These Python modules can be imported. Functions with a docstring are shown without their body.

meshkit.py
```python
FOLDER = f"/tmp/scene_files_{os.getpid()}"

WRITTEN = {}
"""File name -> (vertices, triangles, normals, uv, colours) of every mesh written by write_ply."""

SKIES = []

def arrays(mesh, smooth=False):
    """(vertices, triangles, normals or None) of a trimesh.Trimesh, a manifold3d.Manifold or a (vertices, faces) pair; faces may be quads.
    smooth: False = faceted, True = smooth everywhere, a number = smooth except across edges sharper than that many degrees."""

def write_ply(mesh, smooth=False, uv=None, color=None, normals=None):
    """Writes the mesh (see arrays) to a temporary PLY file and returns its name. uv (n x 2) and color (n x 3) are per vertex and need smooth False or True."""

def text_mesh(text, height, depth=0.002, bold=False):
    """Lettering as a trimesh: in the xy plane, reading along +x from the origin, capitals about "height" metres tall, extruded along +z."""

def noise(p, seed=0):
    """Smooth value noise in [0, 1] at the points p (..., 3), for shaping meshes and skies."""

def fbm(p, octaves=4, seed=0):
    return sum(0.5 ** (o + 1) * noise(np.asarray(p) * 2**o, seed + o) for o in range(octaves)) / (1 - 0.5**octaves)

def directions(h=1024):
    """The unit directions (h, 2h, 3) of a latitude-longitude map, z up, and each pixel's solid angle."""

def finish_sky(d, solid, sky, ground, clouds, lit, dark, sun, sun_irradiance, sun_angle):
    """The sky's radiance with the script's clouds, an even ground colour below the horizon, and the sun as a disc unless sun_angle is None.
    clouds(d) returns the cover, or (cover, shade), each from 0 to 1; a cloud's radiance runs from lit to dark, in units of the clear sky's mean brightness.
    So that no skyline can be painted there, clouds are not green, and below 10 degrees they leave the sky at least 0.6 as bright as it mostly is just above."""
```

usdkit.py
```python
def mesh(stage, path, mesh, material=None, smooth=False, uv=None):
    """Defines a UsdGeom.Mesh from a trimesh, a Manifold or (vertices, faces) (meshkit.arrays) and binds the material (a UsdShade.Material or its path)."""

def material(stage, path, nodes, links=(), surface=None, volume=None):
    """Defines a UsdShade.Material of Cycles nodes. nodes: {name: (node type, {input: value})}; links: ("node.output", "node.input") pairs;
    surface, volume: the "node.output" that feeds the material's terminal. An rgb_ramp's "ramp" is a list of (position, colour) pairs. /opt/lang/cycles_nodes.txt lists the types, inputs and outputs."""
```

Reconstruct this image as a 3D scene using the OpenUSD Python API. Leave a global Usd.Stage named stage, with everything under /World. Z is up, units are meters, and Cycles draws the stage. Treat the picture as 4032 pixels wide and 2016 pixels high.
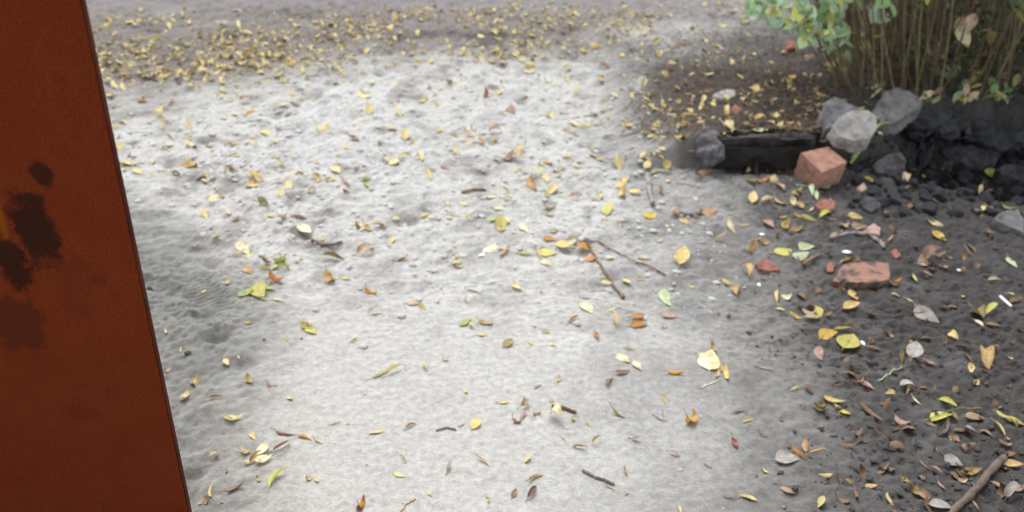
import math, random
import numpy as np, trimesh, usdkit, meshkit
from scipy.interpolate import RegularGridInterpolator
from pxr import Usd, UsdGeom, UsdLux, UsdShade, Gf, Sdf, Vt

random.seed(7); RNG = np.random.default_rng(7)
stage = Usd.Stage.CreateInMemory()
UsdGeom.SetStageUpAxis(stage, UsdGeom.Tokens.z); UsdGeom.SetStageMetersPerUnit(stage, 1.0)
UsdGeom.Xform.Define(stage, '/World'); UsdGeom.Scope.Define(stage, '/World/Looks')

# ------------------------------------------------------------------ camera, sky, light, exposure
CAM = np.array([0.0, 0.0, 1.5]); PITCH, ROLL = math.radians(32), math.radians(3.8)
FPX, CX, CY = 3355.0, 2016.0, 1008.0                       # focal length in pixels of the 4032 x 2016 photograph
EXPOSURE = 1.5
SUN_AZ, SUN_EL = math.radians(-25), math.radians(62)
FWD = np.array([0, math.cos(PITCH), -math.sin(PITCH)])
R0, U0 = np.array([1.0, 0, 0]), np.array([0, math.sin(PITCH), math.cos(PITCH)])
RIGHT = math.cos(ROLL) * R0 + math.sin(ROLL) * U0
UP = -math.sin(ROLL) * R0 + math.cos(ROLL) * U0
cam = UsdGeom.Camera.Define(stage, '/World/camera')
m = Gf.Matrix4d(*[float(v) for r in ((*RIGHT, 0), (*UP, 0), (*(-FWD), 0), (*CAM, 1)) for v in r])
cam.AddTransformOp().Set(m)
cam.CreateHorizontalApertureAttr(36.0); cam.CreateVerticalApertureAttr(18.0)
cam.CreateFocalLengthAttr(36.0 * FPX / 4032); cam.CreateClippingRangeAttr(Gf.Vec2f(0.05, 500))
cam.CreateFStopAttr(4.2); cam.CreateFocusDistanceAttr(1.32); cam.CreateExposureAttr(EXPOSURE)

dome = UsdLux.DomeLight.Define(stage, '/World/sky')
sk = usdkit.material(stage, '/World/Looks/sky', {
    'sky': ('sky_texture', {'sky_type': 'single_scattering', 'sun_disc': False, 'sun_elevation': SUN_EL, 'sun_rotation': SUN_AZ}),
    'grey': ('hsv', {'saturation': 0.20, 'value': 1.0, 'fac': 1.0}),
    'bg': ('background_shader', {'strength': 0.13})},
    [('sky.color', 'grey.color'), ('grey.color', 'bg.color')], surface='bg.background')
UsdShade.MaterialBindingAPI.Apply(dome.GetPrim()).Bind(sk)
dome.GetPrim().SetCustomDataByKey('kind', 'structure')
sun = UsdLux.DistantLight.Define(stage, '/World/sun')
sun.CreateIntensityAttr(0.32); sun.CreateAngleAttr(35.0); sun.CreateNormalizeAttr(True); sun.CreateColorAttr(Gf.Vec3f(1, 0.985, 0.96))
sd = np.array([math.sin(SUN_AZ) * math.cos(SUN_EL), math.cos(SUN_AZ) * math.cos(SUN_EL), math.sin(SUN_EL)])
sx = np.cross([0, 0, 1.0], sd); sx /= np.linalg.norm(sx); sy = np.cross(sd, sx)
sun.AddTransformOp().Set(Gf.Matrix4d(*[float(v) for r in ((*sx, 0), (*sy, 0), (*sd, 0), (0, 0, 8, 1)) for v in r]))

# ------------------------------------------------------------------ helpers
used = {}
def numbered(parent, name):
    k = used.get((parent, name), 0); used[(parent, name)] = k + 1
    return f'{parent}/{name}' + (f'_{k:03d}' if k else '')
def tag(p, label=None, cat=None, group=None, kind=None):
    p = p.GetPrim() if hasattr(p, 'GetPrim') else p
    for k, v in (('label', label), ('category', cat), ('group', group), ('kind', kind)):
        if v: p.SetCustomDataByKey(k, v)
    return p
def obj(name, mesh, mat, parent='/World', smooth=False, loc=None, uv=None):
    parent = str(parent.GetPath()) if hasattr(parent, 'GetPath') else parent
    if loc is not None:
        if isinstance(mesh, trimesh.Trimesh): mesh = trimesh.Trimesh(np.asarray(mesh.vertices) - loc, mesh.faces, process=False)
        else: mesh = (np.asarray(mesh[0]) - loc, mesh[1])
    g = usdkit.mesh(stage, numbered(parent, name), mesh, mat, smooth=smooth, uv=uv)
    if loc is not None: g.AddTranslateOp().Set(Gf.Vec3d(*map(float, loc)))
    return g
def thing(name, loc=(0, 0, 0)):
    x = UsdGeom.Xform.Define(stage, numbered('/World', name)); x.AddTranslateOp().Set(Gf.Vec3d(*map(float, loc)))
    return x
def sstep(a, b, x):
    t = np.clip((np.asarray(x, float) - a) / (b - a), 0, 1); return t * t * (3 - 2 * t)
def ray(px, py):
    d = FWD[None] * FPX + (np.atleast_1d(px)[:, None] - CX) * RIGHT[None] + (CY - np.atleast_1d(py)[:, None]) * UP[None]
    return d / np.linalg.norm(d, axis=1, keepdims=True)
def on_z(px, py, z=0.0):
    d = ray(px, py); t = (np.asarray(z) - CAM[2]) / d[:, 2]
    return CAM[None] + d * t[:, None]
def on_y(px, py, y):
    d = ray(px, py); return CAM[None] + d * (y / d[:, 1])[:, None]
def flat(px, py): return on_z(np.array([px], float), np.array([py], float))[0][:2]

def poly_sdf(P, X, Y):
    """Signed distance to a closed polygon, negative inside."""
    P = np.asarray(P, float); d = np.full(X.shape, 1e9); inside = np.zeros(X.shape, bool)
    for (x0, y0), (x1, y1) in zip(P, np.roll(P, -1, 0)):
        ex, ey = x1 - x0, y1 - y0
        t = np.clip(((X - x0) * ex + (Y - y0) * ey) / (ex * ex + ey * ey), 0, 1)
        d = np.minimum(d, np.hypot(X - x0 - t * ex, Y - y0 - t * ey))
        c = ((y0 > Y) != (y1 > Y)) & (X < (x1 - x0) * (Y - y0) / (y1 - y0 + 1e-12) + x0)
        inside ^= c
    return np.where(inside, -d, d)
def zone(pts): return np.array([flat(*p) for p in pts])
def n2(X, Y, s, seed, octv=3):
    return meshkit.fbm(np.stack([X * s, Y * s, np.full(X.shape, seed * 3.7)], -1), octv, seed) - 0.5

# ------------------------------------------------------------------ the ground: one sheet, real relief, soil colours, painted shade in hollow and under ledge
DARK = zone([(2700, 200), (2640, 330), (2700, 480), (2780, 650), (2880, 800), (2900, 1050), (2940, 1300), (2990, 1550), (3060, 1800), (3150, 2100), (3600, 2900), (6500, 2900), (6500, -150), (3350, -150), (3000, 120)])
FAR = zone([(-1500, 420), (400, 400), (800, 350), (1150, 290), (1450, 200), (1750, 215), (2050, 215), (2300, 200), (2700, 60), (3000, -150), (3000, -700), (-1500, -700)])
LEFT = zone([(430, 760), (640, 900), (880, 1010), (1020, 1120), (1050, 1320), (980, 1500), (1000, 1750), (1080, 2100), (1250, 2900), (-900, 2900), (-300, 700)])
ROAD = zone([(-1500, 60), (800, 30), (1700, 50), (2400, 85), (2950, 85), (3000, -700), (-1500, -700)])
LA, LB = flat(2850, 695), flat(3230, 690)                   # foot of the raised bank's ledge
LT = (LB - LA) / np.linalg.norm(LB - LA); LN = np.array([-LT[1], LT[0]]); LLEN = np.linalg.norm(LB - LA)
HOLLOW = zone([(3480, 560), (3700, 480), (4300, 420), (4700, 560), (4500, 800), (3900, 760), (3600, 690)])
FPA, FPB = flat(765, 1085), flat(870, 1225)                # the shoe print
FPC = (FPA + FPB) / 2; FPT = (FPB - FPA) / np.linalg.norm(FPB - FPA); FPN = np.array([-FPT[1], FPT[0]])

FP2 = flat(775, 745)
HEEL = [(flat(785, 1245), .045, .022), (flat(595, 850), .05, .020), (flat(650, 1140), .05, .018), (flat(850, 1325), .05, .012), (flat(1335, 660), .05, .016), (flat(2010, 580), .05, .014), (flat(1950, 350), .05, .02), (flat(690, 640), .06, .016), (flat(1180, 780), .05, .012)]
def masks(X, Y):
    w1 = n2(X, Y, 1.6, 1) * .5 + n2(X, Y, 6, 2) * .22
    dk = sstep(.30, -.34, poly_sdf(DARK, X, Y) + w1 * .75)
    fr = sstep(.30, -.26, poly_sdf(FAR, X, Y) + w1 * 1.7)
    lf = sstep(.16, -.15, poly_sdf(LEFT, X, Y) + w1 * .55)
    rd = sstep(.3, -.3, poly_sdf(ROAD, X, Y) + w1 * .6)
    return dk, fr, lf, rd
def bank(X, Y):
    a = (X - LA[0]) * LT[0] + (Y - LA[1]) * LT[1]; b = (X - LA[0]) * LN[0] + (Y - LA[1]) * LN[1]
    return a, b
def H0(X, Y):
    dk, fr, lf, rd = masks(X, Y)
    a, b = bank(X, Y)
    wob = n2(X, Y, 9, 11) * .03
    h = .142 * sstep(.085, .125, b + wob * .5) * sstep(-.42, -.02, a) * sstep(1.5, .7, b)
    h = h * np.where(a > LLEN + .12, sstep(LLEN + .55, LLEN + .12, a) * .6 + .4, 1)
    h += -.24 * sstep(.10, -.20, poly_sdf(HOLLOW, X, Y) + wob)
    near = sstep(7, 5, np.hypot(X, Y - 2.5))
    sand = np.clip(1 - dk - fr - lf, 0, 1)
    mid = sstep(1.75, 2.5, Y) * sand                        # trodden, lumpy sand farther out
    amp = .004 + .030 * mid + .030 * lf + .034 * fr + .026 * dk
    h += near * amp * (.55 * n2(X, Y, 7, 3, 3) + .85 * n2(X, Y, 19, 4, 3) + .55 * n2(X, Y, 44, 5, 2))
    pits = np.maximum(0, n2(X, Y, 8.5, 6, 2) - .16)
    h -= near * (mid * 1.0 + lf + fr * .9) * pits * .16
    h += near * (dk * .030 + lf * .012 + fr * .012 + .006) * n2(X, Y, 70, 9, 2)
    s = (X - FPC[0]) * FPT[0] + (Y - FPC[1]) * FPT[1]; t = (X - FPC[0]) * FPN[0] + (Y - FPC[1]) * FPN[1]
    for ox, oy, k in ((0, 0, 1.0), (FP2[0] - FPC[0], FP2[1] - FPC[1], .7)):      # two worn shoe prints
        s2, t2 = s - ox * FPT[0] - oy * FPT[1], t - ox * FPN[0] - oy * FPN[1]
        m_ = sstep(1.15, .75, np.hypot(s2 / .125, t2 / .055) + n2(X, Y, 16, 41) * .9) * k
        zig = np.abs(((t2 / .062) % 1) - .5) * 2
        h = h * (1 - .6 * m_) + m_ * (-.007 + .0042 * sstep(-.25, .15, n2(X, Y, 13, 42)) * np.sin(2 * math.pi * (s2 / .0185 + .45 * zig + n2(X, Y, 12, 43) * .8)))
    for (cx_, cy_), rr_, dd in HEEL: h -= dd * sstep(1.2, .2, np.hypot(X - cx_, (Y - cy_) * 1.3) / rr_ + n2(X, Y, 18, 44) * .8)
    return h
def axis(segs):
    out = [segs[0][0]]
    for a, b, s0, s1 in segs:
        x = a
        while x < b - 1e-6:
            s = s0 + (s1 - s0) * (x - a) / (b - a); x = min(b, x + s); out.append(x)
    return np.unique(np.round(out, 5))
GX = axis([(-60, -8, 9, 2), (-8, -3.4, 1.5, .06), (-3.4, -1.7, .02, .013), (-1.7, FPC[0] - .16, .0105, .0105), (FPC[0] - .16, FPC[0] + .16, .0042, .0042), (FPC[0] + .16, 2.4, .0105, .0105), (2.4, 3.8, .014, .04), (3.8, 8, .06, 1.5), (8, 60, 2, 9)])
GY = axis([(-60, -3, 9, .8), (-3, 1.15, .5, .03), (1.15, FPC[1] - .16, .0085, .009), (FPC[1] - .16, FPC[1] + .16, .0042, .0042), (FPC[1] + .16, 3.1, .009, .010), (3.1, 5.6, .011, .018), (5.6, 7.6, .02, .06), (7.6, 12, .1, .9), (12, 80, 1.5, 9)])
MX, MY = np.meshgrid(GX, GY)
MZ = H0(MX, MY)
_H = RegularGridInterpolator((GY, GX), MZ, bounds_error=False, fill_value=0.0)
def H(x, y): return _H(np.stack([np.asarray(y, float), np.asarray(x, float)], -1))
def at_many(px, py):
    px, py = np.asarray(px, float), np.asarray(py, float); h = np.zeros(len(px))
    for _ in range(12):
        p = on_z(px, py, h); h = .5 * h + .5 * H(p[:, 0], p[:, 1])
    p[:, 2] = H(p[:, 0], p[:, 1]); return p
def at(px, py): return at_many([px], [py])[0]

dk, fr, lf, rd = masks(MX, MY)
sd_dark = poly_sdf(DARK, MX, MY) + n2(MX, MY, 1.6, 1) * .5 + n2(MX, MY, 6, 2) * .25
sd_dark = sd_dark + n2(MX, MY, 6, 31) * .3 + n2(MX, MY, 21, 32) * .22; cdk = sstep(.58, -.58, sd_dark); cdk = 1 - (1 - cdk) ** 1.25
hollow_shade = sstep(.12, -.18, poly_sdf(HOLLOW, MX, MY) + n2(MX, MY, 9, 11) * .06)
col = np.ones(MX.shape + (3,)) * np.array([.475, .470, .445])
def over(c, w):
    global col
    col = col * (1 - w[..., None]) + np.array(c) * w[..., None]
mid = sstep(1.8, 2.6, MY)
over((.225, .215, .205), np.clip(sstep(.02, .26, n2(MX, MY, 7.5, 21, 4)) * .72 * (.25 + .75 * mid), 0, 1))      # darker grey patches, stronger farther out
over((.12, .112, .11), np.clip(sstep(.08, .30, n2(MX, MY, 15, 24, 3)) * .7 * (.12 + .88 * mid), 0, 1))
over((.36, .325, .29), sstep(.05, .3, n2(MX, MY, 3.1, 22, 3)) * .35)
over((.50, .50, .50), sstep(.1, .3, n2(MX, MY, 2.3, 23, 3)) * .5)
over((.195, .197, .182), lf * .92)
over((.11, .115, .10), lf * sstep(.06, .26, n2(MX, MY, 7, 25, 3)) * .6)
over((.185, .163, .145), fr * .9)
over((.30, .28, .285), fr * sstep(.05, .3, n2(MX, MY, 6, 28, 3)) * .6)
over((.085, .075, .08), fr * sstep(.08, .28, n2(MX, MY, 4.5, 26, 3)) * .65)
over((.235, .218, .212), rd)
over((.066, .062, .060), cdk ** .8)
over((.125, .118, .118), dk * sstep(.05, .3, n2(MX, MY, 8, 27, 3)) * .6)
over((.011, .010, .010), hollow_shade * .95)  # shade under the shrub painted as near-black ground
ba, bb = bank(MX, MY); over((.020, .017, .016), sstep(-.02, .03, ba) * sstep(LLEN + .1, LLEN, ba) * sstep(-.015, .03, bb) * sstep(.15, .12, bb))  # shade below the overhang painted into the ground colour
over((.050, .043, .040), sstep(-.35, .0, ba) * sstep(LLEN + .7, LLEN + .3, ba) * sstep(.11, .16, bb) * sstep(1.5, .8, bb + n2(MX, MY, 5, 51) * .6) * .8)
ny, nx = MX.shape
idx = np.arange(ny * nx).reshape(ny, nx)
quads = np.stack([idx[:-1, :-1], idx[:-1, 1:], idx[1:, 1:], idx[1:, :-1]], -1).reshape(-1, 4)
soil_mat = usdkit.material(stage, '/World/Looks/soil', {
    'c': ('attribute', {'attribute': 'soil'}), 'g': ('geometry', {}),
    'n1': ('noise_texture', {'scale': 310.0, 'detail': 4.0, 'roughness': .75}), 'n2': ('noise_texture', {'scale': 55.0, 'detail': 4.0, 'roughness': .65}),
    'r1': ('map_range', {'from_min': .3, 'from_max': .7, 'to_min': .82, 'to_max': 1.15}), 'r2': ('map_range', {'from_min': .3, 'from_max': .7, 'to_min': .80, 'to_max': 1.16}),
    'm': ('math', {'math_type': 'multiply'}), 'cc': ('combine_color', {}), 'x': ('mix', {'mix_type': 'multiply', 'fac': 1.0}),
    'b1': ('bump', {'strength': .35, 'distance': .005}), 'b2': ('bump', {'strength': .5, 'distance': .012}),
    'p': ('principled_bsdf', {'roughness': .95, 'specular_ior_level': .15, 'diffuse_roughness': .6})},
    [('g.position', 'n1.vector'), ('g.position', 'n2.vector'), ('n1.fac', 'r1.value'), ('n2.fac', 'r2.value'), ('r1.result', 'm.value1'), ('r2.result', 'm.value2'),
     ('m.value', 'cc.r'), ('m.value', 'cc.g'), ('m.value', 'cc.b'), ('c.color', 'x.color1'), ('cc.color', 'x.color2'), ('x.color', 'p.base_color'),
     ('n1.fac', 'b1.height'), ('n2.fac', 'b2.height'), ('b1.normal', 'b2.normal'), ('b2.normal', 'p.normal')], surface='p.BSDF')
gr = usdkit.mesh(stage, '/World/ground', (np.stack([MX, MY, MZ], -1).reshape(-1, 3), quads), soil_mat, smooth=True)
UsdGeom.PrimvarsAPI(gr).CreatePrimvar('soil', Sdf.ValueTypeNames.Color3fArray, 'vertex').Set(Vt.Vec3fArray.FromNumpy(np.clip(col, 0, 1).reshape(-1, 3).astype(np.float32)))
tag(gr, 'bare sandy yard ground, pale in the middle, dark soil on the right', 'ground', kind='structure')

# ------------------------------------------------------------------ materials
def simple(name, c, rough=.8, c2=None, scale=30.0, spec=.3, lo=.42, hi=.62, bump=0.0, bdist=.004):
    c2 = c2 or tuple(v * .6 for v in c)
    nodes = {'t': ('texture_coordinate', {}), 'n': ('noise_texture', {'scale': scale, 'detail': 4.0, 'roughness': .6}),
             'r': ('rgb_ramp', {'ramp': [(0, c), (lo, c), (hi, c2), (1, c2)]}),
             'p': ('principled_bsdf', {'roughness': rough, 'specular_ior_level': spec})}
    links = [('t.object', 'n.vector'), ('n.fac', 'r.fac'), ('r.color', 'p.base_color')]
    if bump:
        nodes['b'] = ('bump', {'strength': bump, 'distance': bdist}); links += [('n.fac', 'b.height'), ('b.normal', 'p.normal')]
    return usdkit.material(stage, '/World/Looks/' + name, nodes, links, surface='p.BSDF')
def leaf_material(name, c, c2, amount=.5):
    """A dry leaf: blotched from c towards c2, a darker midrib, each leaf a slightly different tone."""
    return usdkit.material(stage, '/World/Looks/' + name, {
        't': ('texture_coordinate', {}), 'o': ('object_info', {}), 'n': ('noise_texture', {'scale': 45.0, 'detail': 4.0, 'roughness': .65}),
        'r': ('rgb_ramp', {'ramp': [(0, c), (.60 - .28 * amount, c), (.60 + .12 * (1 - amount), c2), (1, c2)]}),
        's': ('separate_xyz', {}), 'd': ('math', {'math_type': 'subtract', 'value2': .5}), 'ab': ('math', {'math_type': 'absolute'}),
        'lt': ('map_range', {'from_min': .02, 'from_max': .07, 'to_min': .55, 'to_max': 0.0, 'clamp': True}),
        'mr': ('mix', {'color2': tuple(.55 * v for v in c)}),
        'hv': ('map_range', {'to_min': .80, 'to_max': 1.15}), 'hh': ('map_range', {'to_min': .485, 'to_max': .512}),
        'h': ('hsv', {'saturation': 1.0}),
        'p': ('principled_bsdf', {'roughness': .55, 'specular_ior_level': .35}), 'tr': ('translucent_bsdf', {}), 'x': ('mix_closure', {'fac': .22})},
        [('t.object', 'n.vector'), ('n.fac', 'r.fac'), ('t.UV', 's.vector'), ('s.y', 'd.value1'), ('d.value', 'ab.value1'), ('ab.value', 'lt.value'), ('lt.result', 'mr.fac'),
         ('r.color', 'mr.color1'), ('o.random', 'hv.value'), ('o.random', 'hh.value'), ('hv.result', 'h.value'), ('hh.result', 'h.hue'), ('mr.color', 'h.color'),
         ('h.color', 'p.base_color'), ('h.color', 'tr.color'), ('p.BSDF', 'x.closure1'), ('tr.BSDF', 'x.closure2')], surface='x.closure')
LC = {  # code: (word, colour, blotch colour)
    'Y': ('yellow', (.60, .48, .18), (.42, .29, .11)), 'B': ('bright yellow', (.60, .48, .08), (.44, .28, .06)), 'C': ('cream', (.74, .70, .48), (.48, .38, .17)),
    'P': ('pale yellow', (.68, .61, .34), (.46, .34, .12)), 'O': ('ochre', (.53, .38, .16), (.28, .15, .05)), 'A': ('amber', (.50, .27, .035), (.30, .13, .03)),
    'N': ('orange', (.48, .22, .05), (.30, .11, .035)), 'T': ('tan', (.52, .39, .27), (.27, .17, .09)), 'K': ('brown', (.31, .20, .13), (.18, .11, .075)),
    'R': ('rust-red', (.36, .17, .10), (.17, .06, .035)), 'L': ('lime', (.50, .50, .12), (.44, .38, .10)), 'G': ('green', (.22, .36, .075), (.36, .38, .08)),
    'M': ('mint-green', (.50, .58, .36), (.40, .46, .24)), 'V': ('olive', (.28, .25, .09), (.18, .14, .06)), 'I': ('pinkish', (.44, .28, .215), (.28, .16, .12)),
    'S': ('grey', (.36, .33, .30), (.22, .19, .17))}
LM = {k: leaf_material('leaf_' + v[0].replace(' ', '_').replace('-', '_'), v[1], v[2], .7) for k, v in LC.items()}
wood = simple('twig_wood', (.20, .13, .085), .85, (.10, .065, .045), 60)
greywood = simple('grey_wood', (.26, .235, .215), .9, (.15, .13, .12), 50)
darkwood = simple('dark_stick', (.125, .095, .075), .9, (.075, .055, .045), 50)

# ------------------------------------------------------------------ the rust-brown door post and an added unseen building (the camera stands in the doorway)
YD = .80
e0, e1 = on_y(np.array([345.0, 760.0]), np.array([0.0, 2016.0]), YD)
XE = float((e0[0] + e1[0]) / 2) - .007
print('door edge x', e0, e1)
def dp(*p): return [(x * 600 / 773, 500 + y * 1000 / 1288) for x, y in p]
def wpos(x, y): (a, b), = dp((x, y)); return on_y(np.array([a]), np.array([b]), YD)[0]
pn = {'g': ('geometry', {}), 'n': ('noise_texture', {'scale': 420.0, 'detail': 2.0}), 'n2': ('noise_texture', {'scale': 9.0, 'detail': 5.0, 'roughness': .7}), 'n3': ('noise_texture', {'scale': 34.0, 'detail': 5.0, 'roughness': .75}),
      'r': ('rgb_ramp', {'ramp': [(0, (.185, .030, .0075)), (.38, (.205, .034, .009)), (.58, (.225, .040, .0115)), (.75, (.16, .026, .008)), (1, (.09, .018, .007))]}),
      'r1': ('map_range', {'from_min': .3, 'from_max': .7, 'to_min': .72, 'to_max': 1.28}), 'cc': ('combine_color', {}), 'x': ('mix', {'mix_type': 'multiply', 'fac': 1.0}),
      'nz': ('map_range', {'from_min': .25, 'from_max': .75, 'to_min': -.75, 'to_max': .75}), 'sp': ('map_range', {'range_type': 'smoothstep', 'from_min': .60, 'from_max': .70, 'to_min': 0.0, 'to_max': .75, 'clamp': True}),
      'b': ('bump', {'strength': .25, 'distance': .001}), 'b3': ('bump', {'strength': .35, 'distance': .003}), 'p': ('principled_bsdf', {'roughness': .8, 'specular_ior_level': .10})}
pl_ = [('g.position', 'n.vector'), ('g.position', 'n2.vector'), ('g.position', 'n3.vector'), ('n2.fac', 'r.fac'), ('n.fac', 'r1.value'), ('r1.result', 'cc.r'), ('r1.result', 'cc.g'), ('r1.result', 'cc.b'),
      ('r.color', 'x.color1'), ('cc.color', 'x.color2'), ('n.fac', 'b.height'), ('n3.fac', 'b3.height'), ('b.normal', 'b3.normal'), ('b3.normal', 'p.normal'), ('n3.fac', 'nz.value'), ('n3.fac', 'sp.value')]
prev = 'x.color'
for k, (cx_, cy_, rx_, ry_, c_, f_) in enumerate([(5, 470, 62, 150, (.30, .085, .005), .8), (180, 520, 135, 165, (.028, .012, .008), .88), (70, 700, 100, 120, (.028, .012, .008), .88), (215, 240, 60, 60, (.028, .012, .008), .8), (90, 990, 140, 110, (.04, .015, .009), .5)]):
    c = wpos(cx_, cy_); e = wpos(cx_ + rx_, cy_ + ry_); q = f'e{k}'
    pn.update({q + 's': ('vector_math', {'math_type': 'subtract', 'vector2': tuple(c)}), q + 'm': ('vector_math', {'math_type': 'multiply', 'vector2': (1 / abs(e[0] - c[0]), 0.0, 1 / abs(e[2] - c[2]))}),
               q + 'l': ('vector_math', {'math_type': 'length'}), q + 'a': ('math', {'math_type': 'add'}), q + 'r': ('map_range', {'range_type': 'smoothstep', 'from_min': 1.55, 'from_max': .92, 'to_min': 0.0, 'to_max': f_, 'clamp': True}), q + 'x': ('mix', {'color2': c_})})
    pl_ += [('g.position', q + 's.vector1'), (q + 's.vector', q + 'm.vector1'), (q + 'm.vector', q + 'l.vector1'), (q + 'l.value', q + 'a.value1'), ('nz.result', q + 'a.value2'), (q + 'a.value', q + 'r.value'), (q + 'r.result', q + 'x.fac'), (prev, q + 'x.color1')]
    prev = q + 'x.color'
pl_.append((prev, 'p.base_color'))
paint = usdkit.material(stage, '/World/Looks/rust_brown_paint', pn, pl_, surface='p.BSDF')
added_board_mat = simple('added_shed_boards', (.42, .41, .38), .85, (.33, .32, .30), 6)
added_roof_mat = simple('added_shed_roofing', (.18, .17, .16), .85, (.12, .11, .10), 5)
shed = thing('shed')
ed_ = simple('light_offset_door_edge', (.09, .020, .009), .85, (.045, .013, .008), 14, .1)  # edge colour lowered to cancel the skylight falling on it
tag(shed, 'rust-brown painted door panel edge with an added unseen building, filling the left of the photo', 'shed')
def box(x0, x1, y0, y1, z0, z1): return trimesh.creation.box(bounds=[[x0, y0, z0], [x1, y1, z1]])
def rounded_panel(x0, x1, y0, y1, z0, z1, r):
    from shapely.geometry import box as sbox
    s = sbox(x0 + r, y0 + r, x1 - r, y1 - r).buffer(r, quad_segs=6)
    e = trimesh.creation.extrude_polygon(s, z1 - z0, engine='earcut'); e.apply_translation([0, 0, z0]); return e
obj('door', rounded_panel(XE - .95, XE, YD, YD + .007, .02, 2.1, .003), paint, shed, smooth=40)
tag(obj('door_edge', box(XE + .0003, XE + .0016, YD + .0002, YD + .0075, .02, 2.1), ed_, shed), 'door edge coloured darker to offset skylight')
obj('wall', box(-2.6, XE - .96, YD + .02, YD + .12, -.2, 2.35), added_board_mat, shed)  # unseen enclosure added to control how light reaches the door
obj('wall', box(.98, 3.0, YD + .02, YD + .12, -.2, 2.35), added_board_mat, shed)
obj('wall', box(-2.6, 3.0, -2.4, -2.3, -.2, 1.0), added_board_mat, shed)
obj('wall', box(-2.7, -2.603, -2.4, YD + .12, -.2, 2.35), added_board_mat, shed)
obj('wall', box(3.003, 3.1, -2.4, YD + .12, -.2, 2.35), added_board_mat, shed)
obj('roof', box(-2.9, 3.3, -2.6, YD + .30, 2.353, 2.45), added_roof_mat, shed)
obj('hinge_strap', box(XE - .95, XE - .62, YD - .006, YD - .001, .4, .45), paint, shed)
obj('hinge_strap', box(XE - .95, XE - .62, YD - .006, YD - .001, 1.6, 1.65), paint, shed)

# ------------------------------------------------------------------ stones, bricks, slabs
def roughen(mesh, amp, scale, seed, maxlen=.012, smoothit=0):
    v, f = trimesh.remesh.subdivide_to_size(mesh.vertices, mesh.faces, maxlen)
    t = trimesh.Trimesh(v, f, process=True); t.merge_vertices()
    if smoothit: trimesh.smoothing.filter_laplacian(t, lamb=.5, iterations=smoothit)
    n = t.vertex_normals; q = np.asarray(t.vertices)
    t.vertices = q + n * ((meshkit.fbm(q * scale, 4, seed) - .5) * amp * 2)[:, None]
    return t
def slab_px(poly, base, lift, tilt, azim, thick, grow=1.06, amp=.010, scale=26, seed=0, sm=2, maxlen=.009, dist=None):
    """A solid block whose face outline is given where it stands: the face lies in a plane through the ground point base + lift, tilted towards the doorway."""
    P0 = at(*base) + np.array([0, 0, lift]) if dist is None else on_y(np.array([float(base[0])]), np.array([float(base[1])]), dist)[0]
    n = np.array([math.sin(azim) * math.sin(tilt), -math.cos(azim) * math.sin(tilt), math.cos(tilt)])
    pts = []
    for a, b in poly:
        d = ray(a, b)[0]; pts.append(CAM + d * ((P0 - CAM) @ n) / (d @ n))
    pts = np.array(pts); c = pts.mean(0)
    low = c + (pts - c) * grow - (.35 * n + np.array([0, -.12, .65])) * thick
    top = pts - n * 0
    hull = trimesh.convex.convex_hull(np.vstack([top, low]))
    return roughen(hull, amp, scale, seed, maxlen, min(sm, 1))
palestone = simple('pale_stone', (.31, .30, .285), .95, (.18, .172, .16), 26, .1, .45, .66, bump=.7)
greystone = simple('grey_stone', (.165, .16, .163), .95, (.08, .077, .077), 22, .1, .42, .66, bump=.7)
darkstone = simple('dark_stone', (.070, .069, .075), .95, (.032, .031, .033), 24, .1, bump=.7)
brickmat = simple('brick_clay', (.30, .165, .12), .95, (.17, .10, .075), 28, .1, .45, .68, bump=.4)
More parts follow.
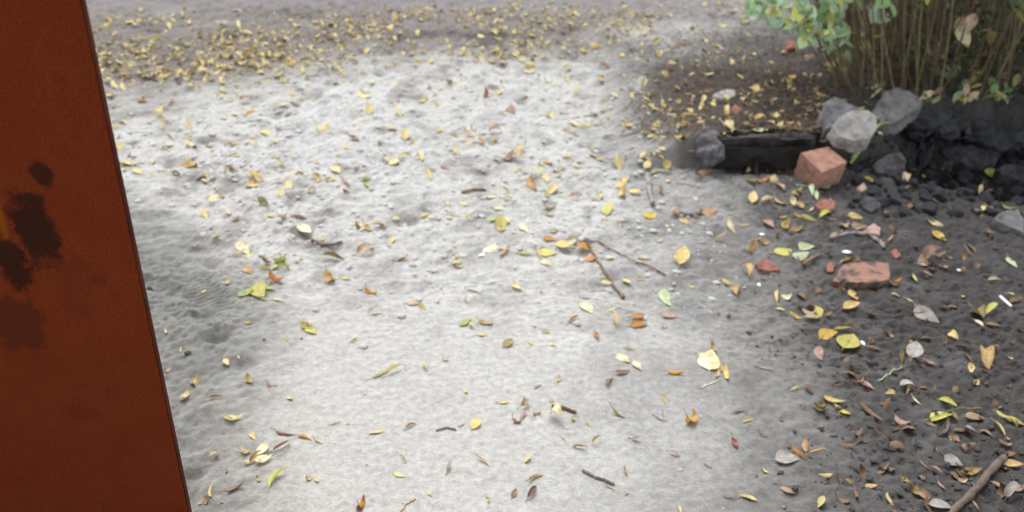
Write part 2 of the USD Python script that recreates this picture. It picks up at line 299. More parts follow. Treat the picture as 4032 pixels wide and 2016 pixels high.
dirtybrick = simple('dirty_brick', (.25, .14, .105), .95, (.09, .075, .068), 22, .2, .45, .55, bump=.4)
redclay = simple('red_clay', (.27, .12, .09), .95, (.14, .07, .055), 40, bump=.3)
pinkclay = simple('pink_clay', (.38, .27, .23), .9, (.34, .21, .17), 40, bump=.3)
concrete = simple('weathered_concrete', (.055, .050, .050), .92, (.032, .029, .030), 18, bump=.6)
paleconc = simple('broken_concrete', (.105, .10, .105), .92, (.05, .047, .05), 24, bump=.5)
def R2(*p): return [(2500 + x / 1.6815, 300 + y / 1.6815) for x, y in p]
def R3(*p): return [(2500 + x / 1.6815, 900 + y / 1.6815) for x, y in p]
def S1(*p): return [(2600 + x * 900 / 2576, 450 + y * 450 / 1288) for x, y in p]
def S2(*p): return [(3300 + x * 732 / 1886, 350 + y * 500 / 1288) for x, y in p]
def put(name, mesh, mat, label, cat, smooth=50, parent=None):
    c = np.asarray(mesh.vertices).mean(0); c[2] = np.asarray(mesh.vertices)[:, 2].min()
    return tag(obj(name, mesh, mat, loc=c, smooth=smooth), label, cat)
put('stone', slab_px(R2((1300, 345), (1345, 285), (1430, 235), (1540, 235), (1600, 285), (1605, 345), (1560, 420), (1450, 440), (1350, 415)), R2((1450, 430))[0], .0, .80, -.1, .07, 1.0, sm=2, seed=1, dist=LA[1] + .035), palestone,
    'pale smooth rounded stone, brightest of the stones by the shrub', 'stone')
put('stone', slab_px(R2((1570, 255), (1600, 190), (1660, 95), (1740, 62), (1815, 85), (1915, 165), (1860, 205), (1720, 300), (1660, 320)), R2((1690, 300))[0], .13, .62, .15, .10, seed=2, sm=2, dist=at(*R2((1450, 440))[0])[1] + .13), greystone,
    'grey angular stone slab leaning behind the pale rounded stone', 'stone')
put('stone', slab_px(R2((1255, 165), (1310, 110), (1400, 130), (1470, 180), (1520, 225), (1430, 240), (1330, 300), (1270, 330), (1245, 240)), R2((1280, 345))[0], .04, .6, -.2, .10, seed=3, sm=2), greystone,
    'darker grey stone left of and behind the pale rounded stone', 'stone')
put('stone', slab_px(S2((350, 760), (420, 690), (560, 620), (650, 620), (710, 690), (690, 770), (560, 830), (420, 840)), S2((520, 850))[0], .03, .35, 0, .08, seed=4, sm=3), darkstone,
    'dark flat stone just right of the tilted brick', 'stone')
put('stone', slab_px(S1((1290, 700), (1440, 680), (1560, 670), (1700, 710), (1790, 790), (1700, 840), (1560, 800), (1420, 740)), S1((1600, 850))[0], .02, .3, 0, .05, seed=5, sm=2), darkstone,
    'dark wedge of stone in front of the tilted brick', 'stone')
put('stone', slab_px(S1((170, 890), (260, 810), (400, 800), (500, 880), (470, 960), (330, 980), (220, 950)), S1((350, 985))[0], .012, .3, 0, .06, seed=6, sm=4), simple('sand_crusted_stone', (.24, .23, .225), .95, (.15, .14, .14), 20, bump=.5),
    'low grey sand-crusted stone left of the dark ledge', 'stone')
put('stone', slab_px([(2470, 395), (2490, 362), (2520, 352), (2545, 372), (2540, 405), (2505, 420)], (2505, 425), .02, .4, 0, .05, seed=7, sm=3), palestone,
    'pale fist-sized stone at the far right edge of the sand', 'stone')
put('stone', slab_px(R2((505, 172), (545, 138), (600, 118), (655, 125), (660, 160), (590, 192)), R2((590, 195))[0], .025, .4, 0, .05, seed=11, sm=3), palestone,
    'pale chunk of stone on the bank left of the red brick fragment', 'stone')
put('stone', slab_px(R2((2390, 890), (2450, 850), (2560, 835), (2600, 900), (2600, 990), (2520, 960), (2430, 920)), R2((2520, 990))[0], .03, .4, 0, .07, seed=8, sm=2), greystone,
    'bluish grey stone cut by the right edge of the photo', 'stone')
put('stone', slab_px(S2((740, 640), (850, 600), (1000, 640), (1080, 720), (960, 770), (800, 740)), S2((900, 780))[0], .03, .35, 0, .07, seed=9, sm=3), darkstone,
    'dark lumpy stone below the black log', 'stone')
put('stone', slab_px(S2((640, 830), (760, 790), (900, 830), (1130, 840), (1090, 910), (860, 930), (700, 900)), S2((880, 940))[0], .02, .3, 0, .06, seed=10, sm=3), darkstone,
    'long dark stone lying in front of the black log', 'stone')
put('stone', slab_px(S2((1200, 800), (1290, 755), (1390, 770), (1440, 830), (1350, 880), (1240, 860)), S2((1320, 890))[0], .03, .3, 0, .06, seed=12, sm=3), darkstone,
    'small dark rounded stone left of the lime leaf by the hollow', 'stone')
put('stone', slab_px(S2((260, 1010), (350, 960), (460, 980), (480, 1060), (380, 1120), (290, 1080)), S2((370, 1120))[0], .015, .3, 0, .05, seed=13, sm=3), darkstone,
    'bluish dark stone below the yellow leaf right of the tilted brick', 'stone')
put('stone', slab_px(S2((1080, 640), (1180, 575), (1400, 560), (1640, 640), (1600, 740), (1280, 760)), S2((1350, 700))[0], .07, .4, .1, .08, amp=.016, seed=14, sm=2, dist=at(*S2((1350, 780))[0])[1] - .02), darkstone,
    'largest dark angular stone in the hollow right of the tilted brick', 'stone')
put('stone', slab_px(S2((1620, 800), (1700, 730), (1860, 740), (1960, 820), (1900, 900), (1700, 890)), S2((1800, 850))[0], .05, .4, .1, .08, amp=.014, seed=15, sm=2, dist=at(*S2((1800, 900))[0])[1]), darkstone,
    'dark stone right of the lime leaf by the hollow, at the right edge', 'stone')
# bricks
bt = slab_px(S1((1578, 440), (1890, 372), (2105, 545), (1820, 665)), S1((1850, 800))[0], .105, .16, .1, .115, 1.0, .004, 45, 21, 2, .006)
put('brick', bt, brickmat, 'clean orange brick tilted up against the dark ledge', 'brick', 35)
put('brick', slab_px(R3((1312, 352), (1372, 238), (1520, 218), (1680, 228), (1692, 338), (1560, 362)), R3((1500, 385))[0], .022, .10, 0, .055, 1.0, .006, 40, 22, 2, .006), dirtybrick,
    'broken brick with soil on its face, lying flat on the dark soil', 'brick', 35)
def chip(name, pts, base, mat, label, cat, lift=.014, seed=0, tilt=.35):
    put(name, slab_px(pts, base, lift, tilt, 0, .028, 1.1, .006, 50, seed, 1, .006), mat, label, cat, 40)
chip('brick_fragment', R3((800, 240), (850, 195), (930, 250), (965, 275), (880, 285), (820, 270)), R3((880, 290))[0], redclay, 'dark red brick fragment left of the three pale green leaves', 'brick fragment', .012, 31)
chip('brick_fragment', R2((1575, 965), (1620, 930), (1690, 950), (1695, 995), (1630, 1010)), R2((1640, 1010))[0], redclay, 'red brick fragment beyond the soil-covered flat brick', 'brick fragment', .012, 32)
chip('brick_fragment', R2((1590, 830), (1640, 805), (1685, 830), (1680, 875), (1610, 865)), R2((1640, 880))[0], pinkclay, 'pale pink brick fragment among the rubble right of the tilted brick', 'brick fragment', .018, 33)
chip('brick_fragment', R2((1740, 800), (1800, 810), (1850, 870), (1830, 900), (1760, 860)), R2((1790, 890))[0], redclay, 'red brick fragment right of the pale pink fragment', 'brick fragment', .016, 34)
chip('brick_fragment', R2((1515, 830), (1555, 845), (1565, 890), (1530, 900)), R2((1545, 905))[0], redclay, 'small red brick fragment left of the pale pink fragment', 'brick fragment', .014, 35)
chip('brick_fragment', R2((660, 60), (690, 20), (750, 30), (755, 65), (690, 80)), R2((710, 85))[0], redclay, 'bright red brick fragment on the bank beyond the dark ledge', 'brick fragment', .02, 36)
chip('brick_fragment', R2((1210, 790), (1260, 745), (1345, 760), (1340, 810), (1270, 830)), R2((1280, 835))[0], redclay, 'dark red brick fragment below the tilted brick', 'brick fragment', .014, 37)
chip('brick_fragment', R2((1700, 1130), (1740, 1110), (1775, 1150), (1740, 1180)), R2((1740, 1185))[0], redclay, 'small red brick fragment above the soil-covered flat brick', 'brick fragment', .01, 38)
chip('brick_fragment', R2((2470, 1070), (2520, 1030), (2600, 1050), (2600, 1090), (2530, 1095)), R2((2540, 1100))[0], redclay, 'red brick fragment at the right edge of the photo', 'brick fragment', .014, 39)
chip('brick_fragment', R3((1255, 260), (1290, 240), (1320, 265), (1305, 305), (1268, 300)), R3((1285, 310))[0], redclay, 'small red brick fragment touching the flat brick on its left', 'brick fragment', .01, 40)
chip('brick_fragment', R2((1470, 750), (1510, 730), (1530, 770), (1490, 790)), R2((1500, 795))[0], pinkclay, 'small pinkish brick fragment below the yellow leaf by the tilted brick', 'brick fragment', .014, 41)
chip('brick_fragment', [(3066, 270), (3085, 255), (3108, 262), (3112, 285), (3080, 292)], (3090, 294), redclay, 'dark red brick fragment at the foot of the shrub', 'brick fragment', .014, 42)
# the ledge: a half-buried concrete slab on a foot painted dark for the shade beneath it
ang = math.atan2(LT[1], LT[0])
def in_ledge(mesh):
    Rm = trimesh.transformations.rotation_matrix(ang, [0, 0, 1]); mesh.apply_transform(Rm); mesh.apply_translation([LA[0], LA[1], 0]); return mesh
ledge = thing('concrete_slab', (LA[0], LA[1], 0))
def rel(mesh): mesh.apply_translation([-LA[0], -LA[1], 0]); return mesh
top = roughen(in_ledge(box(-.06, LLEN - .05, .0, .15, .090, .140)), .045, 10, 51, .010, 4)
foot = roughen(in_ledge(box(-.03, LLEN - .04, .028, .24, -.04, .10)), .024, 14, 52, .016, 2)
lend = trimesh.creation.icosphere(3, 1.0); lend.apply_scale([.042, .085, .070]); lend.apply_transform(trimesh.transformations.rotation_matrix(.35, [0, 1, 0])); lend.apply_translation([-.055, .055, .085]); lend = roughen(in_ledge(lend), .055, 13, 53, .010, 1)
obj('slab_top', rel(top), concrete, ledge, 50); obj('foot', rel(foot), simple('shaded_concrete', (.022, .019, .018), .9, (.014, .012, .012), 18, bump=.6), ledge, 50)
tag(obj('broken_end', rel(lend), paleconc, ledge, 50), 'pale broken end')
tag(ledge, 'half-buried dark concrete block forming a ledge left of the tilted brick', 'concrete slab')

# ------------------------------------------------------------------ tubes: twigs, stems, sticks
def tube(path, r, sides=6):
    path = np.asarray(path, float); r = np.broadcast_to(np.asarray(r, float), len(path))
    t = np.gradient(path, axis=0); t /= np.linalg.norm(t, axis=1, keepdims=True) + 1e-12
    a = np.cross(t, [0.31, 0.17, 0.93]); bad = np.linalg.norm(a, axis=1) < .1; a[bad] = np.cross(t[bad], [1, 0, 0]); a /= np.linalg.norm(a, axis=1, keepdims=True)
    b = np.cross(t, a); th = np.arange(sides) * 2 * math.pi / sides
    v = path[:, None] + r[:, None, None] * (np.cos(th)[None, :, None] * a[:, None] + np.sin(th)[None, :, None] * b[:, None])
    n = len(path); f = []
    for i in range(n - 1):
        for k in range(sides):
            p, q = i * sides + k, i * sides + (k + 1) % sides
            f += [[p, q, q + sides], [p, q + sides, p + sides]]
    v = np.vstack([v.reshape(-1, 3), path[:1], path[-1:]]); c0, c1 = n * sides, n * sides + 1
    for k in range(sides):
        f += [[c0, (k + 1) % sides, k], [c1, (n - 1) * sides + k, (n - 1) * sides + (k + 1) % sides]]
    return v, np.array(f)
def join(ms):
    V, F, o = [], [], 0
    for v, f in ms: V.append(v); F.append(np.asarray(f) + o); o += len(v)
    return np.vstack(V), np.vstack(F)
def ground_path(pxs, n=14, wig=.003, lift=0.0, seed=0):
    P = at_many([p[0] for p in pxs], [p[1] for p in pxs]); s = np.linspace(0, 1, len(P)); u = np.linspace(0, 1, n)
    q = np.stack([np.interp(u, s, P[:, k]) for k in range(3)], 1)
    r = np.random.default_rng(seed); q[:, :2] += r.normal(0, wig, (n, 2))
    g = H(q[:, 0], q[:, 1]); q[:, 2] = np.maximum(g, np.interp(u, [0, 1], [g[0], g[-1]])) + lift
    return q
def F_(x, y): return (1500 + x / 1.84, 600 + y / 1.84)
def R4(x, y): return (2500 + x / 1.6815, 1400 + y / 1.6815)
tw = thing('forked_twig', at(*F_(1485, 648)))
L0 = at(*F_(1485, 648))
for pxs, r0, sd_ in (([F_(1485, 648), F_(1560, 790), F_(1650, 920), F_(1752, 1062)], .0042, 1), ([F_(1485, 648), F_(1640, 700), F_(1800, 780), F_(1920, 850), F_(2065, 915)], .0030, 2)):
    p = ground_path(pxs, 16, .0012, .006, sd_); v, f = tube(p - L0, np.linspace(r0, r0 * (.95 if sd_ == 1 else .35), 16)); obj('branch', (v, f), wood, tw, True)
kn = trimesh.creation.icosphere(2, .010); kn.apply_scale([1, 1, .7]); kn.apply_translation([0, 0, .008]); obj('knot', kn, wood, tw, True)
kn2 = trimesh.creation.icosphere(2, .008); kn2.apply_translation(at(*F_(1750, 1058)) - L0 + [0, 0, .006]); obj('knot', kn2, wood, tw, True)
tag(tw, 'thin brown forked twig with two long arms lying on the sand', 'twig')
def stick(name, pxs, r, mat, label, cat, n=16, wig=.001, lift=None, seed=0, taper=.8):
    p = ground_path(pxs, n, wig, r if lift is None else lift, seed); c = p.mean(0)
    v, f = tube(p, np.linspace(r, r * taper, n) * (1 + .12 * np.sin(np.arange(n) * 2.1 + seed)), 8)
    return tag(obj(name, (v, f), mat, loc=c, smooth=True), label, cat)
stick('stick', [R4(2425, 690), R4(2330, 815), R4(2220, 930), R4(2130, 1010), R4(2040, 1110)], .0095, darkwood, 'thick brown stick lying in the bottom right corner', 'stick', seed=3)
stick('stick', [F_(1925, 175), F_(1945, 280), F_(1966, 392)], .011, greywood, 'short pale grey stick beside the low sand-crusted stone', 'stick', seed=4)
stick('twig', [R3((1475, 45))[0], R3((1560, 60))[0], R3((1620, 95))[0], R3((1650, 140))[0]], .008, greywood, 'curved grey twig beyond the soil-covered flat brick', 'twig', seed=5)
stick('twig', [R3((1290, 75))[0], R3((1400, 45))[0], R3((1550, 40))[0]], .006, greywood, 'pale grey-tan twig left of the curved grey twig', 'twig', seed=6)
stick('twig', [R3((1110, 245))[0], R3((1170, 215))[0], R3((1225, 180))[0]], .006, wood, 'short tan twig below the three pale green leaves', 'twig', seed=7)
stick('twig', [R3((10, 225))[0], R3((100, 260))[0], R3((200, 310))[0]], .003, wood, 'thin end of twig right of the forked twig', 'twig', seed=8)
stick('twig', [(1600 + x / 1.799, 1300 + y / 1.799) for x, y in ((1250, 1000), (1340, 1050), (1470, 1095))], .004, greywood, 'grey twig on the sand at the bottom, right of the middle', 'twig', seed=9)
stick('twig', [(1600 + x / 1.799, 1300 + y / 1.799) for x, y in ((215, 715), (290, 690), (350, 710))], .0028, greywood, 'thin grey twig on the lower sand left of a yellow leaf', 'twig', seed=10)
stick('twig', [(1600 + x / 1.799, 1300 + y / 1.799) for x, y in ((1030, 545), (1110, 555), (1200, 590))], .005, wood, 'brown twig right of the reddish leaf cluster', 'twig', seed=11)
stick('twig', [F_(585, 300), F_(680, 275), F_(760, 280)], .006, wood, 'brown twig beside a cream leaf on the middle sand', 'twig', seed=12)
stick('twig', [(400 + x / 1.84, 600 + y / 1.84) for x, y in ((1520, 640), (1600, 680), (1680, 690), (1740, 655))], .005, wood, 'curved brown twig on the sand left of the middle', 'twig', seed=13)
stick('grass_straw', [(600 + x / 1.799, 1300 + y / 1.799) for x, y in ((1740, 1310), (1790, 1240), (1860, 1195))], .002, LM['P'], 'thin dry straw at the bottom edge left of the middle', 'straw', seed=14)
stick('grass_straw', [R4(440, 215), R4(500, 190), R4(550, 165)], .0018, LM['C'], 'thin pale straw below the big cream leaf on the right', 'straw', seed=15)
stick('grass_straw', [R4(1610, 170), R4(1680, 130), R4(1760, 80)], .0018, LM['M'], 'pale green straw on the dark soil at the right', 'straw', seed=16)
def lifted(name, ends, r, mat, label, cat, seed, sag=0.0):
    P = np.array([at(*a) + np.array([0, 0, z]) for a, z in ends]); s = np.linspace(0, 1, len(P)); u = np.linspace(0, 1, 14)
    q = np.stack([np.interp(u, s, P[:, k]) for k in range(3)], 1); q[:, 2] += sag * np.sin(u * math.pi)
    v, f = tube(q, np.linspace(r, r * .6, 14), 7); c = q[0]
    return tag(obj(name, (v, f), mat, loc=c, smooth=True), label, cat)
stemgreen = simple('stem_green', (.20, .28, .085), .6, (.16, .20, .06), 20)
lifted('green_shoot', [(S2((135, 725))[0], .03), (S2((340, 640))[0], .05), (S2((645, 525))[0], .07)], .006, stemgreen, 'long green plant stem lying from the tilted brick to the black log', 'plant stem', 1, .01)
lifted('green_shoot', [(S2((140, 680))[0], .03), (S2((280, 580))[0], .05), (S2((450, 500))[0], .08)], .006, stemgreen, 'shorter olive plant stem crossing above the long green stem', 'plant stem', 2, .01)
log_ = np.array([at(*S2(p)[0]) + np.array([0, 0, z]) for p, z in (((660, 560), .07), ((850, 520), .085), ((1150, 520), .085), ((1500, 590), .06), ((1900, 640), .05), ((2300, 690), .03))])
u = np.linspace(0, 1, 130); s = np.linspace(0, 1, len(log_)); q = np.stack([np.interp(u, s, log_[:, k]) for k in range(3)], 1)
v, f = tube(q, .080 * (1 - .3 * u) * np.minimum(1, .45 + 9 * u), 44); lg = trimesh.Trimesh(v, f, process=False)
lg.vertices = np.asarray(lg.vertices) + lg.vertex_normals * ((meshkit.fbm(np.asarray(lg.vertices) * [7, 12, 12], 3, 5) - .5) * .12 - np.abs(meshkit.fbm(np.asarray(lg.vertices) * [16, 45, 45], 3, 6) - .5) * .07)[:, None]
put('log', lg, simple('black_log', (.020, .022, .028), .75, (.009, .009, .010), 12, .4, bump=.6), 'thick black rotten log lying in the hollow under the shrub', 'log', 60)
ms = []
rr = np.random.default_rng(91); RP = at_many(rr.uniform(3330, 4150, 170), rr.uniform(590, 860, 170)); RP = np.vstack([RP, at_many(rr.uniform(3560, 4150, 60), rr.uniform(520, 680, 60))])
for k, p in enumerate(RP):
    t = trimesh.creation.icosphere(2, 1.0); sz = rr.uniform(.010, .034); q = np.asarray(t.vertices); o = rr.uniform(0, 50, 3)
    q = np.clip(q, -rr.uniform(.5, .95, 3), rr.uniform(.5, .95, 3)) * (1 + .7 * (meshkit.fbm(q * 1.8 + o, 3, 2) - .5))[:, None] * sz * rr.uniform([.8, .7, .5], [1.4, 1.1, .85])
    ms.append((q @ trimesh.transformations.euler_matrix(rr.normal(0, .4), rr.normal(0, .4), rr.uniform(0, 6.3))[:3, :3].T + p + [0, 0, sz * .25], t.faces))
rubm = usdkit.material(stage, '/World/Looks/rubble', {'g': ('geometry', {}), 'n': ('noise_texture', {'scale': 60.0, 'detail': 4.0}), 'r': ('rgb_ramp', {'ramp': [(0, (.028, .028, .032)), (.35, (.05, .05, .056)), (.6, (.020, .019, .021)), (.88, (.085, .082, .086)), (.97, (.14, .07, .055))], 'interpolate': False}),
    'b': ('bump', {'strength': .6, 'distance': .006}), 'p': ('principled_bsdf', {'roughness': .9, 'specular_ior_level': .2})}, [('g.random_per_island', 'r.fac'), ('r.color', 'p.base_color'), ('g.position', 'n.vector'), ('n.fac', 'b.height'), ('b.normal', 'p.normal')], surface='p.BSDF')
V_ = np.vstack([m_[0] for m_ in ms]); F_all = np.vstack([m_[1] + i * len(ms[0][0]) for i, m_ in enumerate(ms)])
tag(obj('rubble', (V_, F_all), rubm, smooth=50), 'heap of small dark broken rubble in and around the hollow', 'rubble', kind='stuff')
# litter of people
cg = at(*R3((2452, 488))[0]); ca, cb = at(*R3((2405, 445))[0]), at(*R3((2512, 540))[0]); cd = (cb - ca) / np.linalg.norm(cb - ca)
cig = thing('cigarette_end', cg + [0, 0, .004]); half = min(.034, np.linalg.norm(cb - ca) / 2)
pw = simple('white_paper', (.80, .80, .80), .7, (.72, .71, .68), 60); pf = simple('filter_paper', (.74, .72, .70), .7, (.66, .60, .52), 60)
obj('paper_tube', tube([cd * x for x in np.linspace(-half, half * .35, 6)], .004, 12), pw, cig, 40); obj('filter', tube([cd * x for x in np.linspace(half * .36, half, 5)], .0041, 12), pf, cig, 40)
tag(cig, 'white cigarette end lying on dark soil near the right edge', 'cigarette end')
def flake(px, size, mat, label, seed):
    t = trimesh.creation.icosphere(2, 1); r = np.random.default_rng(seed)
    t.apply_scale([size, size * .55, size * .22]); t.apply_transform(trimesh.transformations.rotation_matrix(r.uniform(0, 6), [0, 0, 1]))
    t.vertices = np.asarray(t.vertices) * (1 + .5 * (meshkit.fbm(np.asarray(t.vertices) / size * 1.6 + 3 * seed, 2, seed) - .5))[:, None]
    p = at(*px); t.apply_translation(p + [0, 0, size * .12]); put('white_chip', t, mat, label, 'chip', True)
chipm = simple('white_chip', (.72, .73, .75), .7, (.6, .6, .6), 40)
flake(R3((1402, 158))[0], .016, chipm, 'thin white chip above the soil-covered flat brick', 1)
flake(R3((820, 372))[0], .011, chipm, 'small white chip left of the soil-covered flat brick', 2)
flake(F_(735, 745), .013, chipm, 'white chip on the sand beside a cream leaf left of the lime leaf', 3)
flake(R3((2150, 280))[0], .012, chipm, 'small white chip right of the soil-covered flat brick', 4)
flake(R3((1510, 762))[0], .011, chipm, 'small whitish chip right of the large round lime leaf', 5)
flake(R3((840, 40))[0], .011, chipm, 'bluish white chip beside the tan leaf heap right of the sand', 6)

# ------------------------------------------------------------------ leaves
def leaf_shape(L, form, r, nu=9, nv=5, petiole=True):
    """A leaf along +x, centred; returns vertices, faces, uv."""
    W = L * {'f': r.uniform(.50, .64), 'c': r.uniform(.48, .62), 'x': r.uniform(.52, .68), 'r': r.uniform(.40, .52), 't': .18, 'b': .82, 'n': .42}[form] * .5
    u = np.linspace(0, 1, nu)[:, None]; v = np.linspace(-1, 1, nv)[None]
    w = W * np.maximum(np.sin(math.pi * u ** .80), 0) ** .85 * (1 - .25 * u); w = np.maximum(w, .0004)
    roll = {'f': r.uniform(.1, .5), 'c': r.uniform(.7, 1.5), 'x': r.uniform(.5, 1.4), 'r': r.uniform(1.9, 2.9), 't': 1.0, 'b': .25, 'n': r.uniform(.8, 1.6)}[form] * (1 if r.random() < .65 else -1)
    a = roll * v * np.ones_like(u); y = w * np.sin(a) / abs(roll); z = w * (1 - np.cos(a)) / roll + .10 * w * np.abs(v)
    bend = {'f': r.uniform(-.3, .3), 'c': r.uniform(.7, 1.8), 'x': r.uniform(-1.3, 1.3), 'r': r.uniform(-.6, .6), 't': .3, 'b': .15, 'n': r.uniform(-.6, .6)}[form]
    x = (u - .5) * L * np.ones_like(v)
    if abs(bend) > .05:
        th = bend * (u - .5) * 2; rr = L / (2 * bend); x2 = rr * np.sin(th) + z * -np.sin(th); z = rr * (1 - np.cos(th)) + z * np.cos(th); x = x2 * np.ones_like(v)
    side = r.uniform(-.12, .12) * L * ((u - .5) ** 2) * 4
    P = np.stack([x, y + side, z], -1)
    crumple = {'f': .04, 'c': .09, 'x': .20, 'r': .07, 't': .02, 'b': .035, 'n': .06}[form] * L
    o = r.uniform(0, 90, 3)
    for k in range(3): P[..., k] += (meshkit.fbm(P * (2.6 / L) + o + 17 * k, 2, k) - .5) * crumple * (1.0 if k == 2 else .6)
    idx = np.arange(nu * nv).reshape(nu, nv)
    F = np.stack([idx[:-1, :-1], idx[1:, :-1], idx[1:, 1:], idx[:-1, 1:]], -1).reshape(-1, 4); F = np.vstack([F[:, [0, 1, 2]], F[:, [0, 2, 3]]])
    uv = np.stack([u * np.ones_like(v), (v + 1) / 2 * np.ones_like(u)], -1).reshape(-1, 2); V = P.reshape(-1, 3)
    if petiole:
        b0 = P[0, nv // 2]; d = P[0, nv // 2] - P[1, nv // 2]; d /= np.linalg.norm(d) + 1e-9
        pl = L * r.uniform(.15, .35); path = [b0 + d * t * pl + np.array([0, 1, .4]) * r.uniform(-.25, .25) * pl * t * t for t in np.linspace(0, 1, 4)]
        tv, tf = tube(path, [.0011, .0009, .0009, .0008], 4); F = np.vstack([F, tf + len(V)]); V = np.vstack([V, tv]); uv = np.vstack([uv, np.tile([0, .5], (len(tv), 1))])
    return V, F, uv
def rot(yaw, pitch, roll):
    return trimesh.transformations.euler_matrix(roll, pitch, yaw, 'sxyz')[:3, :3]
def drop(V, p, extra=.0004, sink=.03):
    """Moves vertices so that they lie on the ground at p: the lowest points just touch."""
    V = V + np.array([p[0], p[1], 0.0]); gap = V[:, 2] - H(V[:, 0], V[:, 1])
    V[:, 2] -= np.quantile(gap, sink) - extra - .0; return V
TILES = {'E': (400, 600, 1.84), 'F': (1500, 600, 1.84), 'G': (600, 1300, 1.799), 'H': (1600, 1300, 1.799), 'C': (400, 0, 2.147), 'D': (1500, 0, 1.84),
         'P': (2500, 900, 1.6815), 'Q': (2500, 1400, 1.6815), 'R': (2500, 300, 1.6815), 'Z': (0, 0, 1.0)}
